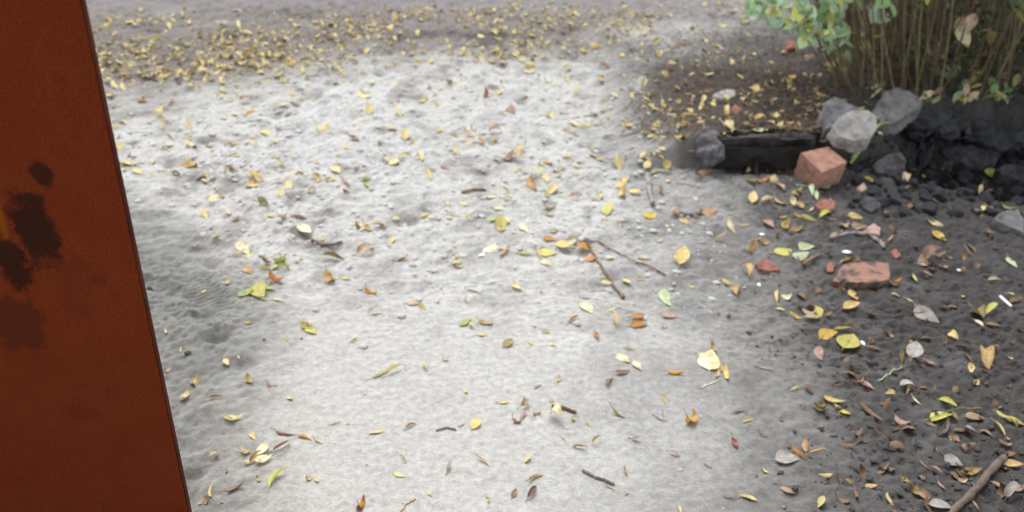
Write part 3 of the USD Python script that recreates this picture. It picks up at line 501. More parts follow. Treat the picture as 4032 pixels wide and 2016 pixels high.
LEAVES = {
'E': "180 90 90 -30 Y f;250 90 75 10 G f;262 152 80 -15 C f;168 135 70 20 Y c;460 145 50 10 C c;545 165 100 -20 V x;620 110 120 -5 O x;672 100 100 -25 O c;905 160 60 70 Y r;960 140 95 -20 K x;750 215 60 -40 O f;1120 200 150 -20 Y r;1095 240 70 70 O x;1355 245 62 -60 Y f;1305 295 58 70 O f;1525 292 80 10 O x;810 335 60 70 O f;872 320 62 -20 K c;1180 365 120 -20 V x;1570 190 65 -70 Y c;1640 210 80 0 Y r;1700 155 75 -40 P f;1770 225 110 -35 I r;1920 205 95 0 G n;1930 250 100 -30 L n;750 465 80 -60 T n;975 490 85 35 T c;1235 470 70 -20 C x;1315 475 110 10 O c;1440 478 130 -20 K r;1880 538 80 40 P c;1930 558 70 -30 P c;1990 545 80 20 Y x;2042 540 75 -40 O c;2135 500 62 0 O f;830 608 72 25 T n;1480 600 115 -35 C f;2105 640 66 55 P f;1030 695 115 -38 C f;980 752 85 0 Y r;1075 750 62 30 C f;1060 860 85 -30 O f;1690 775 160 -5 V r;1910 750 130 10 T x;2180 775 85 15 O r;1655 930 95 -45 O c;1770 920 55 0 I f;1190 1075 85 0 C r;1285 1075 95 -8 C r;1950 1020 115 -10 N c;1990 1170 85 10 T n;1060 1240 60 0 T c;1480 1270 110 -25 L c",
'F': "100 90 72 40 L f;165 50 80 10 O x;290 40 60 -60 O n;355 165 75 -60 O n;470 120 100 -30 I n;845 60 75 -45 Y n;930 40 110 15 K x;990 60 100 -30 O x;1150 100 80 -20 Y c;1215 85 90 -30 O x;1350 45 80 -20 I x;1530 25 110 -30 Y n;1590 60 110 -30 O n;1720 110 85 -60 O x;1150 140 90 -60 M f;1120 190 140 18 V t;1200 190 75 -60 M f;1090 245 100 -55 O c;1200 320 75 -40 O c;795 325 95 0 C f;920 345 75 10 O x;1250 285 75 60 V x;1400 340 115 -6 I n;1770 195 65 30 C f;1740 245 95 20 O f;1750 310 90 80 Y c;1840 305 100 -5 Y f;1590 330 65 -40 K x;490 385 70 -10 T c;600 375 82 -20 V n;855 415 90 -10 M f;1230 405 120 8 V c;1220 460 80 -15 C c;1635 425 85 60 L f;1620 490 70 5 O n;1955 460 110 12 B f;320 455 90 35 P n;380 480 90 -15 P n;110 495 62 -10 O f;640 480 62 -30 K x;1035 550 85 -50 C f;1250 575 100 5 V n;75 645 82 60 P f;1225 635 110 -10 A f;1330 695 135 -12 Y b;1205 730 130 -5 L b;1040 740 160 -3 L t;1195 808 100 -25 C f;1150 755 60 -60 I n;800 700 92 25 C f;905 710 100 45 T r;1400 640 70 -40 T c;1480 715 120 -10 A f;1522 775 100 20 N f;1665 775 90 5 C f;1900 775 110 -8 O n;2180 780 100 75 Y x;185 785 100 -20 C f;130 770 100 25 O t;550 765 55 20 T c;560 835 70 -10 T f;1640 960 100 0 P n;1780 945 72 -40 B f;1880 922 62 -20 T c;975 980 95 -35 P c;680 1010 110 -10 K t;245 1095 100 0 T f;2060 1065 115 -65 M f;1490 1065 85 -3 K t;1495 1130 115 -40 C f;1870 1200 110 20 N f;1865 1255 130 3 A f;2090 1195 125 -2 I f;1700 1240 85 -60 P n;2050 1265 75 -10 T c;1400 1215 90 30 K n;610 1235 95 35 G f;655 1265 60 -70 L n;740 1240 100 -20 O c;795 1250 70 20 O x",
'G': "1130 12 95 -20 L f;1430 75 60 30 T n;525 242 60 -60 I f;120 285 72 35 T c;305 375 95 45 Y c;242 470 92 50 P c;845 395 82 -3 K c;1630 310 170 28 C r;1720 292 125 28 Y r;1930 270 62 -55 K n;2075 215 72 -5 T c;580 640 165 5 P c;885 1045 185 38 L n;590 1120 175 22 K r;1300 660 92 15 K t;1830 680 95 25 O r;1480 1240 120 62 A c;1750 1030 62 -15 Y f;2095 980 80 62 T n;940 740 140 -12 K r;1080 765 110 -15 A n;1170 790 70 -35 T n",
'H': "725 95 85 40 V f;540 38 42 0 P f;985 12 80 -10 P c;1350 50 72 -70 A n;265 210 72 5 T c;1535 205 115 -30 C f;1630 260 90 -50 C f;1535 305 115 14 K n;1430 375 92 58 K n;1910 315 132 -5 A r;1580 135 55 -15 I n;495 668 92 65 Y f;840 530 75 70 K x;820 612 85 55 I n;775 658 100 -12 R c;925 597 72 8 K c;1050 625 120 -40 P x;1490 605 125 -28 V r;1800 635 105 -22 K t;2020 650 120 55 A c;1630 785 82 -3 R n;300 980 85 58 T n;550 935 112 -35 T t;1900 885 82 -18 I n;1550 1010 65 -70 T n;915 1050 122 24 O r;890 1150 120 55 K r;760 1160 72 60 K x;35 680 82 20 O r;690 515 40 0 P f;1340 800 60 20 T n",
'P': "305 210 105 80 O x;30 340 60 -10 T c;795 85 125 10 T c;865 105 120 -20 O c;760 140 80 60 O x;985 170 130 12 L f;1125 125 132 22 M f;1095 195 120 12 M f;740 310 105 -62 O n;610 380 100 -25 O n;672 405 85 75 O n;1400 215 90 10 Y x;1465 205 80 -20 O x;1645 352 92 -12 C r;1700 370 100 -20 O c;1745 350 70 40 A n;930 450 105 82 P r;1000 470 105 0 C c;1445 450 85 -55 Y f;1425 530 112 14 O f;1060 590 130 -25 Y c;1150 560 115 -10 T c;1185 600 125 5 P n;965 532 62 -20 C f;1215 560 70 -60 L f;1265 712 115 12 B f;1370 680 125 10 L n;1415 752 145 55 L b;1215 830 72 -70 I f;1920 590 195 -38 S b;2270 575 115 35 V c;2355 560 110 35 L n;2275 640 85 -40 C n;490 880 125 80 C b;460 842 95 -15 C f;510 800 92 -60 O c;2010 60 125 -35 B f;1940 220 130 20 K x;2010 195 130 -15 T x;2080 200 110 -30 K c;2040 260 110 0 I x;1900 225 90 50 T x;2490 230 155 -45 M f;1760 850 105 80 V r;1840 840 145 70 S f;1950 890 115 -20 I c;2300 890 125 -70 O x;2330 920 90 -10 T n;1940 315 90 -10 I n;2370 350 90 -5 T n;1850 340 60 -50 M f;1820 480 60 -30 T n;1690 720 80 -35 T c",
'Q': "560 85 80 -50 Y f;600 130 105 -80 Y n;545 125 60 70 O n;1000 685 165 4 S b;1085 650 125 -30 A n;1125 600 95 85 O n;1190 670 110 -8 O r;1010 900 115 -20 T f;660 590 85 -60 R x;1310 312 175 -27 Y n;1225 360 112 62 V c;1385 380 92 -20 B f;1340 350 80 -60 O n;1490 175 80 80 K c;1535 195 120 -25 I f;1790 215 122 0 S x;1800 240 60 70 O n;1150 238 95 -28 K x;1560 400 220 -33 K r;1760 450 125 -18 I c;2250 420 150 0 K x;2050 505 150 60 S r;2120 555 120 -25 I c;2100 710 140 -28 S b;1560 870 82 0 O f;1860 915 160 -30 O c;1910 950 120 -35 K x;2020 1000 175 -5 S f;2220 780 145 5 O c;2490 745 130 -5 O f;2400 860 110 -30 I f;2260 990 85 -55 O n;1790 830 62 -20 O c;2030 870 90 -62 I n;2160 845 85 20 T n;2540 880 90 30 I f;1860 315 90 -55 C t;1960 470 80 -20 I n;2210 500 90 -40 S n;2330 520 130 -25 K x;2480 945 120 25 S x;1990 780 60 -30 I n;1920 730 100 -35 K t;870 90 130 -15 T t;2450 600 110 -10 K x;2200 620 100 20 K x;1700 560 110 -35 K r;1900 40 100 -20 S x;2330 80 100 -15 K t",
'R': "795 100 85 75 B f;1035 30 110 25 B f;1010 90 70 60 O n;1190 100 110 25 O c;1225 130 90 -25 O x;450 165 95 80 P n;435 205 80 60 Y n;520 200 75 80 Y n;605 240 85 -72 I n;625 330 100 -58 P f;370 258 130 3 Y n;320 240 70 30 O n;810 405 110 -20 M f;755 395 80 -50 O f;800 445 90 -15 O x;330 458 115 14 V c;180 480 65 -32 O f;310 340 100 20 T x;375 580 145 -55 P n;460 650 105 3 O x;990 440 75 0 C c;1070 368 85 -30 T n;1210 468 100 55 A f;1552 682 85 -30 B f;1780 705 125 40 T x;2348 655 115 -55 L b;2280 780 135 -60 P n;925 700 90 60 P x;780 705 120 -15 O n;860 700 100 25 O n;960 735 90 -40 T x;775 825 75 80 B f;870 828 95 10 P n;960 845 115 -25 Y n;1050 845 90 -70 C c;1070 785 100 45 V c;1100 860 100 -40 Y n;1265 855 110 5 I c;490 900 130 12 O b;325 970 82 -40 O f;630 1000 110 -58 C n;985 990 125 50 Y c;1070 1025 120 8 O c;980 940 80 -10 Y n;1150 960 130 -5 L n;1255 930 130 18 L n;1080 930 90 -20 O x;400 940 90 -10 I x;285 910 100 20 T x;1455 950 120 0 O f;1380 1010 130 20 T x;1480 1005 130 -5 T x;1995 985 125 -15 T f;1340 1060 130 30 T n;2330 880 95 10 P x;2470 890 135 -28 V n;2250 900 80 -35 T n;160 770 80 -50 T x;880 990 90 -40 I f;720 1000 90 10 T n;570 1100 110 5 T n;1180 880 90 25 C t;1405 235 90 -3 C n;1490 228 80 0 T n;80 620 70 60 C f;180 630 80 -10 C f;80 180 80 5 T n;120 235 80 10 T n;190 195 60 -60 Y n;60 55 80 60 P n",
'C': "60 180 135 -40 Y x;40 235 110 10 Y x;240 205 95 -10 Y x;310 180 85 10 P c;530 170 100 -70 O n;680 150 120 -40 C n;740 190 110 -80 O n;575 235 110 -60 G x;460 330 125 10 L x;30 465 105 -10 B x;740 380 150 20 V x;160 550 95 -30 C x;540 640 135 10 B x;60 705 100 -10 R x;110 745 110 -20 C n;185 750 110 -60 C n;80 820 115 -45 B n;1035 780 130 -25 M n;1150 775 90 22 M n;1100 850 85 0 I n;1420 470 95 -65 M n;1250 500 160 0 O x;1590 545 160 -35 B n;1310 590 125 -20 Y x;940 365 95 30 Y x;1090 370 105 -10 O x;1330 270 170 20 O x;1160 240 150 -50 P n;1240 290 120 -10 P x;1655 225 120 -15 L x;1520 690 110 -65 C n;2160 365 150 -15 Y n;1940 210 125 60 O x;2240 440 80 60 C x;345 860 130 38 O x;500 985 85 -70 O x;520 1090 140 -62 Y n;760 1090 90 -55 O n;1260 1015 155 -3 N x;1130 980 95 -40 P n;1540 900 95 -5 C f;1615 800 100 -60 C n;1390 1125 90 -40 Y f;1280 1220 55 -30 C f;1985 705 85 -10 Y f;2265 950 90 60 C f;2515 975 95 -50 C n;2450 1100 95 -3 C f;1830 1100 85 -50 C n;1890 1090 80 30 O x;2130 1180 125 -5 K x;1330 710 125 20 G x;600 870 90 30 P x;780 1235 90 -35 P n;570 1230 90 5 T x;870 475 100 -50 Y n;920 530 110 -40 Y n;1000 570 100 -40 O x;640 410 80 -10 C n;850 545 90 -70 P n;190 650 180 -15 K x;290 450 150 5 O x;410 660 90 0 O x;2480 200 140 60 Y n;2350 330 90 60 Y x;2220 820 130 -10 P x;1220 870 120 -10 K x;1640 890 110 -15 K x;190 1040 90 -20 O x;1000 470 60 10 Y f;1090 490 90 40 L x;2440 280 80 -60 T x;1500 500 120 10 O x;1700 600 90 -60 Y n;1050 600 100 10 T x;2020 600 110 0 M n;650 470 120 15 P n;340 330 90 -5 T x;870 620 90 -15 O x;1250 570 80 0 T x",
'D': "285 460 120 -15 Y c;65 470 45 20 C f;300 740 105 32 P c;180 660 110 -10 T x;130 835 75 -55 C n;85 940 85 -3 C f;175 995 75 70 Y f;770 690 115 80 R x;860 680 70 60 T x;1080 520 110 10 P x;975 410 75 -40 C n;1320 425 200 -3 V c;1350 510 95 20 Y x;1350 590 85 -60 P n;1210 600 95 -3 C c;1590 590 75 -50 A x;1400 905 75 -42 C f;1490 915 95 12 O x;1540 845 95 -8 O x;820 240 90 -40 N x;850 285 120 10 P n;960 240 100 65 Y n;730 275 90 -15 I x;1890 325 75 65 C n;1745 410 105 -30 Y x;1650 315 80 -75 O n;2180 320 130 -8 O x;2350 300 85 -40 Y x;1930 600 85 -40 C x;2020 435 65 80 Y n;2300 500 95 -40 Y n;2530 470 85 -70 C x;2025 770 65 70 T c;1960 815 100 5 P n;2220 845 130 -3 B n;2330 790 80 60 O n;2200 1050 130 14 V c;2030 1075 65 -30 A n;2190 925 110 15 O x;1530 1130 110 -30 P n;1590 1165 110 -28 O n;720 1045 110 -50 O n;975 1150 130 20 K x;270 260 110 50 Y x;100 290 80 -60 O n;1480 380 140 3 Y x;1560 350 110 5 O x;950 60 90 -40 P n;520 80 100 10 M n;1370 110 90 20 M n;780 100 80 5 M n;1130 410 100 -10 O x;1100 270 110 10 R x;2420 340 140 -20 L n;2470 200 110 -20 P n;2000 320 90 10 L x;1620 500 110 10 I x;1080 490 100 -10 O x;2380 560 100 -30 P n;510 600 80 10 O x;410 760 70 -5 I x;540 1110 90 -35 I n;450 1220 120 -20 T x;150 1170 90 30 O x;1010 1090 60 20 K x;830 960 120 5 I x;650 985 120 -10 T x;1230 840 80 20 T x;950 820 100 -50 I n;1790 920 90 -10 O x;1380 960 120 -15 T c;2100 1120 80 5 I x;1900 1130 90 60 T x;1220 1180 100 -40 O x;1340 1140 110 -20 I x;1700 705 90 -15 Y n",
}
FORMW = {'f': 'flat', 'c': 'curled', 'x': 'crumpled', 'r': 'rolled-up', 't': 'thin sliver of', 'b': 'broad', 'n': 'narrow'}
LAND = [('forked twig', F_(1560, 740)), ('flat brick', R3((1500, 300))[0]), ('tilted brick', S1((1850, 520))[0]), ('cigarette end', R3((2452, 488))[0]), ('pale stone', R2((1450, 340))[0]),
        ('corner stick', R4(2290, 850)), ('green leaf', (990, 1155)), ('cream cluster', (1020, 1800)), ('concrete ledge', R2((880, 540))[0]), ('shoe print', (815, 1160)),
        ('lime trio', (3290, 1330)), ('door', (560, 900)), ('rust leaf', (2060, 1640)), ('grey stick', F_(1945, 280)), ('compound leaf', F_(850, 540)), ('sandy stone', S1((340, 890))[0]), ('fist-sized stone', (2505, 390)), ('shrub', (3250, 330)), ('pale far leaf patch', (900, 370)), ('far brown strip', (1300, 80))]
LAND = LAND[:-2]
lw = np.array([at(*p[1]) for p in LAND]); lpx = np.array([p[1] for p in LAND], float)
items = []
for t, text in LEAVES.items():
    x0, y0, sc = TILES[t]
    for e in text.split(';'):
        x, y, ln, an, c, fm = e.split(); items.append((x0 + float(x) / sc, y0 + float(y) / sc, float(ln) / sc, float(an), c, fm, t))
kept = []                                                    # the same leaf listed from two overlapping views counts once
for it in items:
    if all((it[0] - k[0]) ** 2 + (it[1] - k[1]) ** 2 > 22 ** 2 or k[6] == it[6] for k in kept): kept.append(it)
print('leaves', len(kept))
kept.sort(key=lambda k: -(k[2] * (1 + k[1] / 2016)))
few, rest = kept[:300], kept[300:]
def leaf_at(x, y, ln, an, fm, r):
    ca_, sa = math.cos(math.radians(an)) * ln / 2, -math.sin(math.radians(an)) * ln / 2
    p = at_many([x, x - ca_, x + ca_], [y, y - sa, y + sa]); d = p[2] - p[1]; L = float(np.hypot(d[0], d[1]))
    far = np.hypot(p[0][0], p[0][1])
    L = min(max(L, .028), .092 if far < 3 else .075) * (1.02 if far < 2.6 else .92)
    stand = 0.0
    if abs(an) > 45 and far > 2.6: stand = r.uniform(.1, .4)          # far leaves seen upright stand on edge
    V, F, uv = leaf_shape(L, fm, r)
    big = {'f': .16, 'c': .25, 'x': .45, 'r': .3, 't': .1, 'b': .12, 'n': .4}[fm]
    V = V @ rot(math.atan2(d[1], d[0]), -stand * (1 if an > 0 else -1) + r.normal(0, big * .5), r.normal(0, big)).T
    return drop(V, p[0], *((.0008, 0.0) if fm == 'b' else ())), F, uv, p[0]
soilword = lambda p: None
def zone_word(p):
    d_, f_, l_, r_ = [float(m_) for m_ in masks(np.array([p[0]]), np.array([p[1]]))]
    a, b = bank(p[0], p[1])
    if 0 < a < LLEN + .1 and .05 < b < 1: return 'on the bank'
    if d_ > .5: return 'on dark soil'
    if f_ > .5: return 'in far litter'
    if l_ > .5: return 'on grey soil'
    return 'on pale sand'
ORD = ['nearest', 'second nearest', 'third nearest', 'fourth nearest', 'fifth nearest', 'sixth nearest', 'seventh nearest', 'eighth nearest', 'ninth nearest', 'tenth nearest', 'eleventh nearest', 'twelfth nearest']
info = []
for k, (x, y, ln, an, c, fm, t) in enumerate(few):
    r = np.random.default_rng(1000 + k)
    V, F, uv, p = leaf_at(x, y, ln, an, fm, r)
    dpx = lpx - [x, y]; j = int(np.argmin(np.hypot(dpx[:, 0], dpx[:, 1] * 1.4))); dx, dy = -dpx[j]
    way = ('left of' if dx < 0 else 'right of') if abs(dx) > abs(dy) * 1.2 else ('beyond' if dy < 0 else 'in front of')
    info.append([V, F, uv, p, c, fm, (LC[c][0], j, way), math.hypot(dx, dy)])
rank = {}
for n, i in enumerate(info): rank.setdefault(i[6], []).append((i[7], n))
order = {n: (k, len(v)) for v in rank.values() for k, (_, n) in enumerate(sorted(v))}
for n, (V, F, uv, p, c, fm, key, _) in enumerate(info):
    k, tot = order[n]; word = LC[c][0]; form = FORMW[fm]
    first = (f'{form} {word} leaf' if not form.endswith('of') else f'thin {word} leaf')
    rk = '' if tot == 1 else f', {ORD[min(k, 11)]} {word} one'
    lab = f'{first} {zone_word(p)}{rk} {key[2]} the {LAND[key[1]][0]}'
    if len(lab.split()) > 16: lab = f'{first}{rk} {key[2]} the {LAND[key[1]][0]}'
    loc = np.array([p[0], p[1], float(H(p[0], p[1]))])
    tag(obj('fallen_leaf', (V, F), LM[c], loc=loc, smooth=True, uv=uv), lab, 'leaf', 'fallen leaves on the ground')
# compound leaves: one stalk, several leaflets
def compound(name, tile, stalk, lfs, label, seed, stalkmat=None):
    x0, y0, sc = TILES[tile]; q = lambda p: (x0 + p[0] / sc, y0 + p[1] / sc)
    base = at(*q(stalk[0])); th = thing(name, base)
    P = ground_path([q(s_) for s_ in stalk], 8, .0005, .004, seed); obj('stalk', tube(P - base, .0016, 5), stalkmat or LM['V'], th, True)
    for k, (x, y, ln, an, c, fm) in enumerate(lfs):
        r = np.random.default_rng(seed * 50 + k); V, F, uv, p = leaf_at(*q((x, y)), ln / sc, an, fm, r)
        obj('leaflet', (V + [0, 0, .002 * k] - base, F), LM[c], th, True, uv=uv)
    tag(th, label, 'leaf', 'compound leaves on the ground')
compound('compound_leaf', 'E', [(1230, 945), (1190, 1000), (1140, 1000)], [(1055, 1015, 135, 28, 'G', 'f'), (1138, 1022, 135, -70, 'L', 'f'), (1222, 995, 80, -10, 'G', 'f')], 'bright green three-part leaf with yellow tips on the sand near the door', 1)
compound('compound_leaf', 'E', [(1360, 850), (1310, 790), (1290, 730)], [(1295, 790, 125, 35, 'G', 'c'), (1190, 845, 95, -10, 'L', 'n'), (1190, 805, 85, 0, 'K', 'x'), (1320, 850, 110, 12, 'G', 'n'), (1270, 935, 130, -12, 'N', 'c')], 'withered green and brown leaf just beyond the bright green three-part leaf', 2)
compound('compound_leaf', 'G', [(975, 815), (900, 860), (760, 900)], [(660, 870, 120, 5, 'C', 'c'), (790, 850, 110, 60, 'C', 'f'), (695, 940, 120, 25, 'P', 'c'), (790, 925, 130, 20, 'C', 'f'), (740, 955, 120, 40, 'O', 'n'), (920, 845, 150, 33, 'I', 'r')], 'cream five-part leaf with pinkish stalk on grey soil at bottom left', 3)
compound('compound_leaf', 'F', [(875, 590), (868, 530), (850, 490)], [(808, 495, 80, 10, 'G', 'f'), (870, 535, 110, -80, 'L', 'f'), (908, 505, 75, -35, 'Y', 'f'), (870, 575, 80, 0, 'P', 'c')], 'green and yellow compound leaf lying in the middle of the sand', 4)
compound('plant_sprig', 'R', [(1000, 668), (1060, 715), (1130, 742), (1200, 745), (1290, 735)], [(1170, 775, 120, -70, 'M', 'n'), (1265, 750, 90, 15, 'M', 'c'), (1190, 805, 80, -75, 'M', 'n')], 'pale green sprig with a curved stalk below the tilted orange brick', 5, LM['M'])
compound('compound_leaf', 'Q', [(2290, 355), (2200, 372), (2120, 375), (1850, 465)], [(2065, 322, 155, -45, 'L', 'n'), (2015, 420, 145, 18, 'L', 'f'), (2105, 430, 90, -75, 'V', 'n')], 'lime three-part leaf with long stalk on the dark soil at lower right', 6)
compound('compound_leaf', 'Q', [(2580, 470), (2480, 430), (2360, 370)], [(2430, 405, 120, -35, 'L', 'n'), (2510, 450, 140, -15, 'L', 'n'), (2400, 500, 120, -50, 'Y', 'n')], 'lime and yellow leaf cut by the right edge at lower right', 7)

# ------------------------------------------------------------------ litter that nobody could count
def scatter(n, dens, seed):
    """Points on the ground, more where the yard holds more litter."""
    r = np.random.default_rng(seed); out = []
    while len(out) < n:
        px, py = r.uniform(-200, 4250, 4000), r.uniform(-120, 2150, 4000)
        p = at_many(px, py); ok = r.random(4000) < dens(px, py, p); out += list(p[ok])
    return np.array(out[:n])
def strip(px, py): return sstep(40, 110, py + .02 * px) * sstep(400, 260, py + .05 * px)
def dens_leaf(px, py, p):
    return np.clip(.9 * strip(px, py) * (px < 3100) * (.10 + 1.9 * sstep(.35, .75, .6 * meshkit.noise(np.stack([p[:, 0] * 2.0, p[:, 1] * 3, 0 * px], -1), 3) + .4 * meshkit.noise(np.stack([p[:, 0] * 6, p[:, 1] * 8, 0 * px], -1), 4))) + .05 * ((py > 250) & (py < 720)) * (px < 2700) + .20 * ((px > 2450) & (px < 3350) & (py > 180) & (py < 560)) + .004, 0, 1)
litter_cols = [(.46, .37, .16), (.40, .29, .14), (.50, .45, .28), (.38, .28, .18), (.30, .21, .13), (.22, .15, .10), (.37, .34, .18), (.36, .28, .21), (.50, .42, .20), (.28, .19, .13)]
litmat = usdkit.material(stage, '/World/Looks/litter', {'g': ('geometry', {}), 'r': ('rgb_ramp', {'ramp': [(i / 10, c) for i, c in enumerate(litter_cols)], 'interpolate': False}),
    'p': ('principled_bsdf', {'roughness': .65, 'specular_ior_level': .3})}, [('g.random_per_island', 'r.fac'), ('r.color', 'p.base_color')], surface='p.BSDF')
TPL = {}
for fm in 'cxnrf':
    TPL[fm] = [leaf_shape(.05, fm, np.random.default_rng(i * 7 + ord(fm)), 6, 3, False)[:2] for i in range(14)]
def bit(L, fm, r): V, F = TPL[str(fm)][r.integers(14)]; return V * (L / .05), F
ms = []
for k, (x, y, ln, an, c, fm, t) in enumerate(rest):
    r = np.random.default_rng(5000 + k); V, F, uv, p = leaf_at(x, y, ln, an, fm, r); ms.append((V, F))
for k, p in enumerate(scatter(3300, dens_leaf, 3)):
    r = np.random.default_rng(9000 + k); L = r.uniform(.016, .048)
    V, F = bit(L, r.choice(['c', 'x', 'n', 'r', 'f']), r); V = V @ rot(r.uniform(0, 6.3), r.normal(0, .35), r.normal(0, .4)).T; ms.append((drop(V, p, sink=.12), F))
v, f = join(ms); tag(obj('leaf_litter', (v, f), litmat, smooth=True), 'small yellow, tan and brown leaf bits strewn over the whole yard', 'leaf litter', kind='stuff')
brown_cols = [(.16, .10, .06), (.24, .16, .10), (.12, .08, .055), (.30, .21, .13), (.20, .13, .09), (.36, .28, .14), (.10, .07, .05), (.28, .20, .15), (.42, .33, .13), (.18, .12, .08)]
brownlit = usdkit.material(stage, '/World/Looks/brown_litter', {'g': ('geometry', {}), 'r': ('rgb_ramp', {'ramp': [(i / 10, c) for i, c in enumerate(brown_cols)], 'interpolate': False}),
    'p': ('principled_bsdf', {'roughness': .75, 'specular_ior_level': .25})}, [('g.random_per_island', 'r.fac'), ('r.color', 'p.base_color')], surface='p.BSDF')
ms = []
for k, p in enumerate(scatter(330, lambda px, py, p: np.clip(.8 * masks(p[:, 0], p[:, 1])[0] ** 2 + .05 * ((py > 300) & (py < 800)), 0, 1), 6)):
    r = np.random.default_rng(60000 + k); L = r.uniform(.022, .06)
    V, F = bit(L, r.choice(['c', 'x', 'n', 'r', 'x']), r); V = V @ rot(r.uniform(0, 6.3), r.normal(0, .3), r.normal(0, .4)).T; ms.append((drop(V, p, sink=.2), F))
v, f = join(ms); tag(obj('brown_leaf_litter', (v, f), brownlit, smooth=True), 'dull brown and tan leaf bits mixed into the dark soil on the right', 'leaf litter', kind='stuff')
def dens_twig(px, py, p): return np.clip(.25 * strip(px, py) + .10 * (py > 250) * (py < 800) + .03 * (px > 2700) * (py > 200) + .001, 0, 1)
ms = []
for k, p in enumerate(scatter(420, dens_twig, 4)):
    r = np.random.default_rng(20000 + k); L = r.uniform(.02, .09) * (1 if r.random() < .85 else 1.6); a = r.uniform(0, 6.3); n = 6
    s_ = np.linspace(-.5, .5, n) * L; q = np.stack([p[0] + s_ * math.cos(a) + r.normal(0, .2) * L * (s_ / L) ** 2 * 4, p[1] + s_ * math.sin(a) + r.normal(0, .2) * L * (s_ / L) ** 2 * 4, 0 * s_], 1)
    q[:, 2] = H(q[:, 0], q[:, 1]) + .0015; q[:, 2] = np.maximum(q[:, 2], np.linspace(q[0, 2], q[-1, 2], n)); ms.append(tube(q, r.uniform(.0005, .0012), 4))
v, f = join(ms); tag(obj('twig_litter', (v, f), brownlit), 'thin leaf stalks, straws and twig bits strewn over the yard', 'twig litter', kind='stuff')
ico = trimesh.creation.icosphere(1, 1.0); ms = []
def dens_peb(px, py, p):
    d_, f_, l_, r_ = masks(p[:, 0], p[:, 1]); return np.clip(.85 * d_ ** 3 + .02 * l_ + .03 * f_, 0, 1)
for k, p in enumerate(scatter(2600, dens_peb, 5)):
    r = np.random.default_rng(40000 + k); s_ = .0028 * (1 / max(r.random(), .03)) ** .55; s_ = min(s_, .010)
    V = np.asarray(ico.vertices) * r.uniform(.6, 1.15, (len(ico.vertices), 1)) * s_ * r.uniform([.8, .6, .45], [1.2, 1, .8]); a = r.uniform(0, 6.3)
    V = V @ rot(a, 0, 0).T + p + [0, 0, s_ * .15]; ms.append((V, ico.faces))
v, f = join(ms)
crumb = usdkit.material(stage, '/World/Looks/crumbs', {'g': ('geometry', {}), 'r': ('rgb_ramp', {'ramp': [(0, (.06, .056, .056)), (.4, (.08, .075, .075)), (.68, (.11, .105, .105)), (.86, (.17, .16, .16)), (.93, (.18, .10, .08)), (.97, (.24, .235, .225))], 'interpolate': False}),
    'p': ('principled_bsdf', {'roughness': .9, 'specular_ior_level': .2})}, [('g.random_per_island', 'r.fac'), ('r.color', 'p.base_color')], surface='p.BSDF')
tag(obj('soil_crumbs', (v, f), crumb), 'small clods and gravel scattered over the dark soil', 'soil crumbs', kind='stuff')

def dens_weed(px, py, p): return 1.0 * (px > 2480) * (px < 3330) * (py > 120 + .00 * px) * (py < 545) * sstep(2450, 2750, px + .35 * (py - 250)) + .25 * strip(px, py) * (px < 2600)
ms = []
for k, p in enumerate(scatter(1900, dens_weed, 8)):
    r = np.random.default_rng(70000 + k); L = r.uniform(.02, .085); a = r.uniform(0, 6.3); u_ = np.linspace(0, 1, 5)[:, None]; ln_ = r.uniform(.3, 1.5)
    q = p + np.array([math.cos(a) * ln_, math.sin(a) * ln_, 1.0]) / math.hypot(ln_, 1) * L * u_ + np.array([math.cos(a + 1), math.sin(a + 1), -.6]) * L * .35 * u_ ** 2
    ms.append(tube(q, np.linspace(.0016, .0006, 5), 4))
v, f = join(ms); tag(obj('dead_weeds', (v, f), brownlit, smooth=True), 'short brown dead weed stalks matted over the bank and far strip', 'dead weeds', kind='stuff')
ms = []
def dens_clod(px, py, p):
    d_, f_, l_, r_ = masks(p[:, 0], p[:, 1]); return np.clip(.5 * sstep(1.9, 2.7, p[:, 1]) * (1 - d_) ** 3 * (1 - l_) ** 2 * (1 - f_) * (py > 150) + .006 * (1 - d_) * (1 - l_), 0, 1)
for k, p in enumerate(scatter(3000, dens_clod, 9)):
    r = np.random.default_rng(80000 + k); s_ = min(.0030 * (1 / max(r.random(), .03)) ** .55, .014)
    V = np.asarray(ico.vertices) * r.uniform(.6, 1.15, (len(ico.vertices), 1)) * s_ * r.uniform([.9, .7, .4], [1.3, 1.1, .7])
    ms.append((V @ rot(r.uniform(0, 6.3), 0, 0).T + p + [0, 0, s_ * .05], ico.faces))
v, f = join(ms); clod = usdkit.material(stage, '/World/Looks/sand_clods', {'g': ('geometry', {}), 'r': ('rgb_ramp', {'ramp': [(0, (.38, .375, .355)), (.3, (.30, .295, .28)), (.55, (.22, .215, .20)), (.85, (.15, .145, .14))], 'interpolate': False}),
    'p': ('principled_bsdf', {'roughness': .95, 'specular_ior_level': .1})}, [('g.random_per_island', 'r.fac'), ('r.color', 'p.base_color')], surface='p.BSDF')
tag(obj('sand_clods', (v, f), clod, smooth=True), 'small crumbly clods of grey sand over the trodden ground', 'sand clods', kind='stuff')

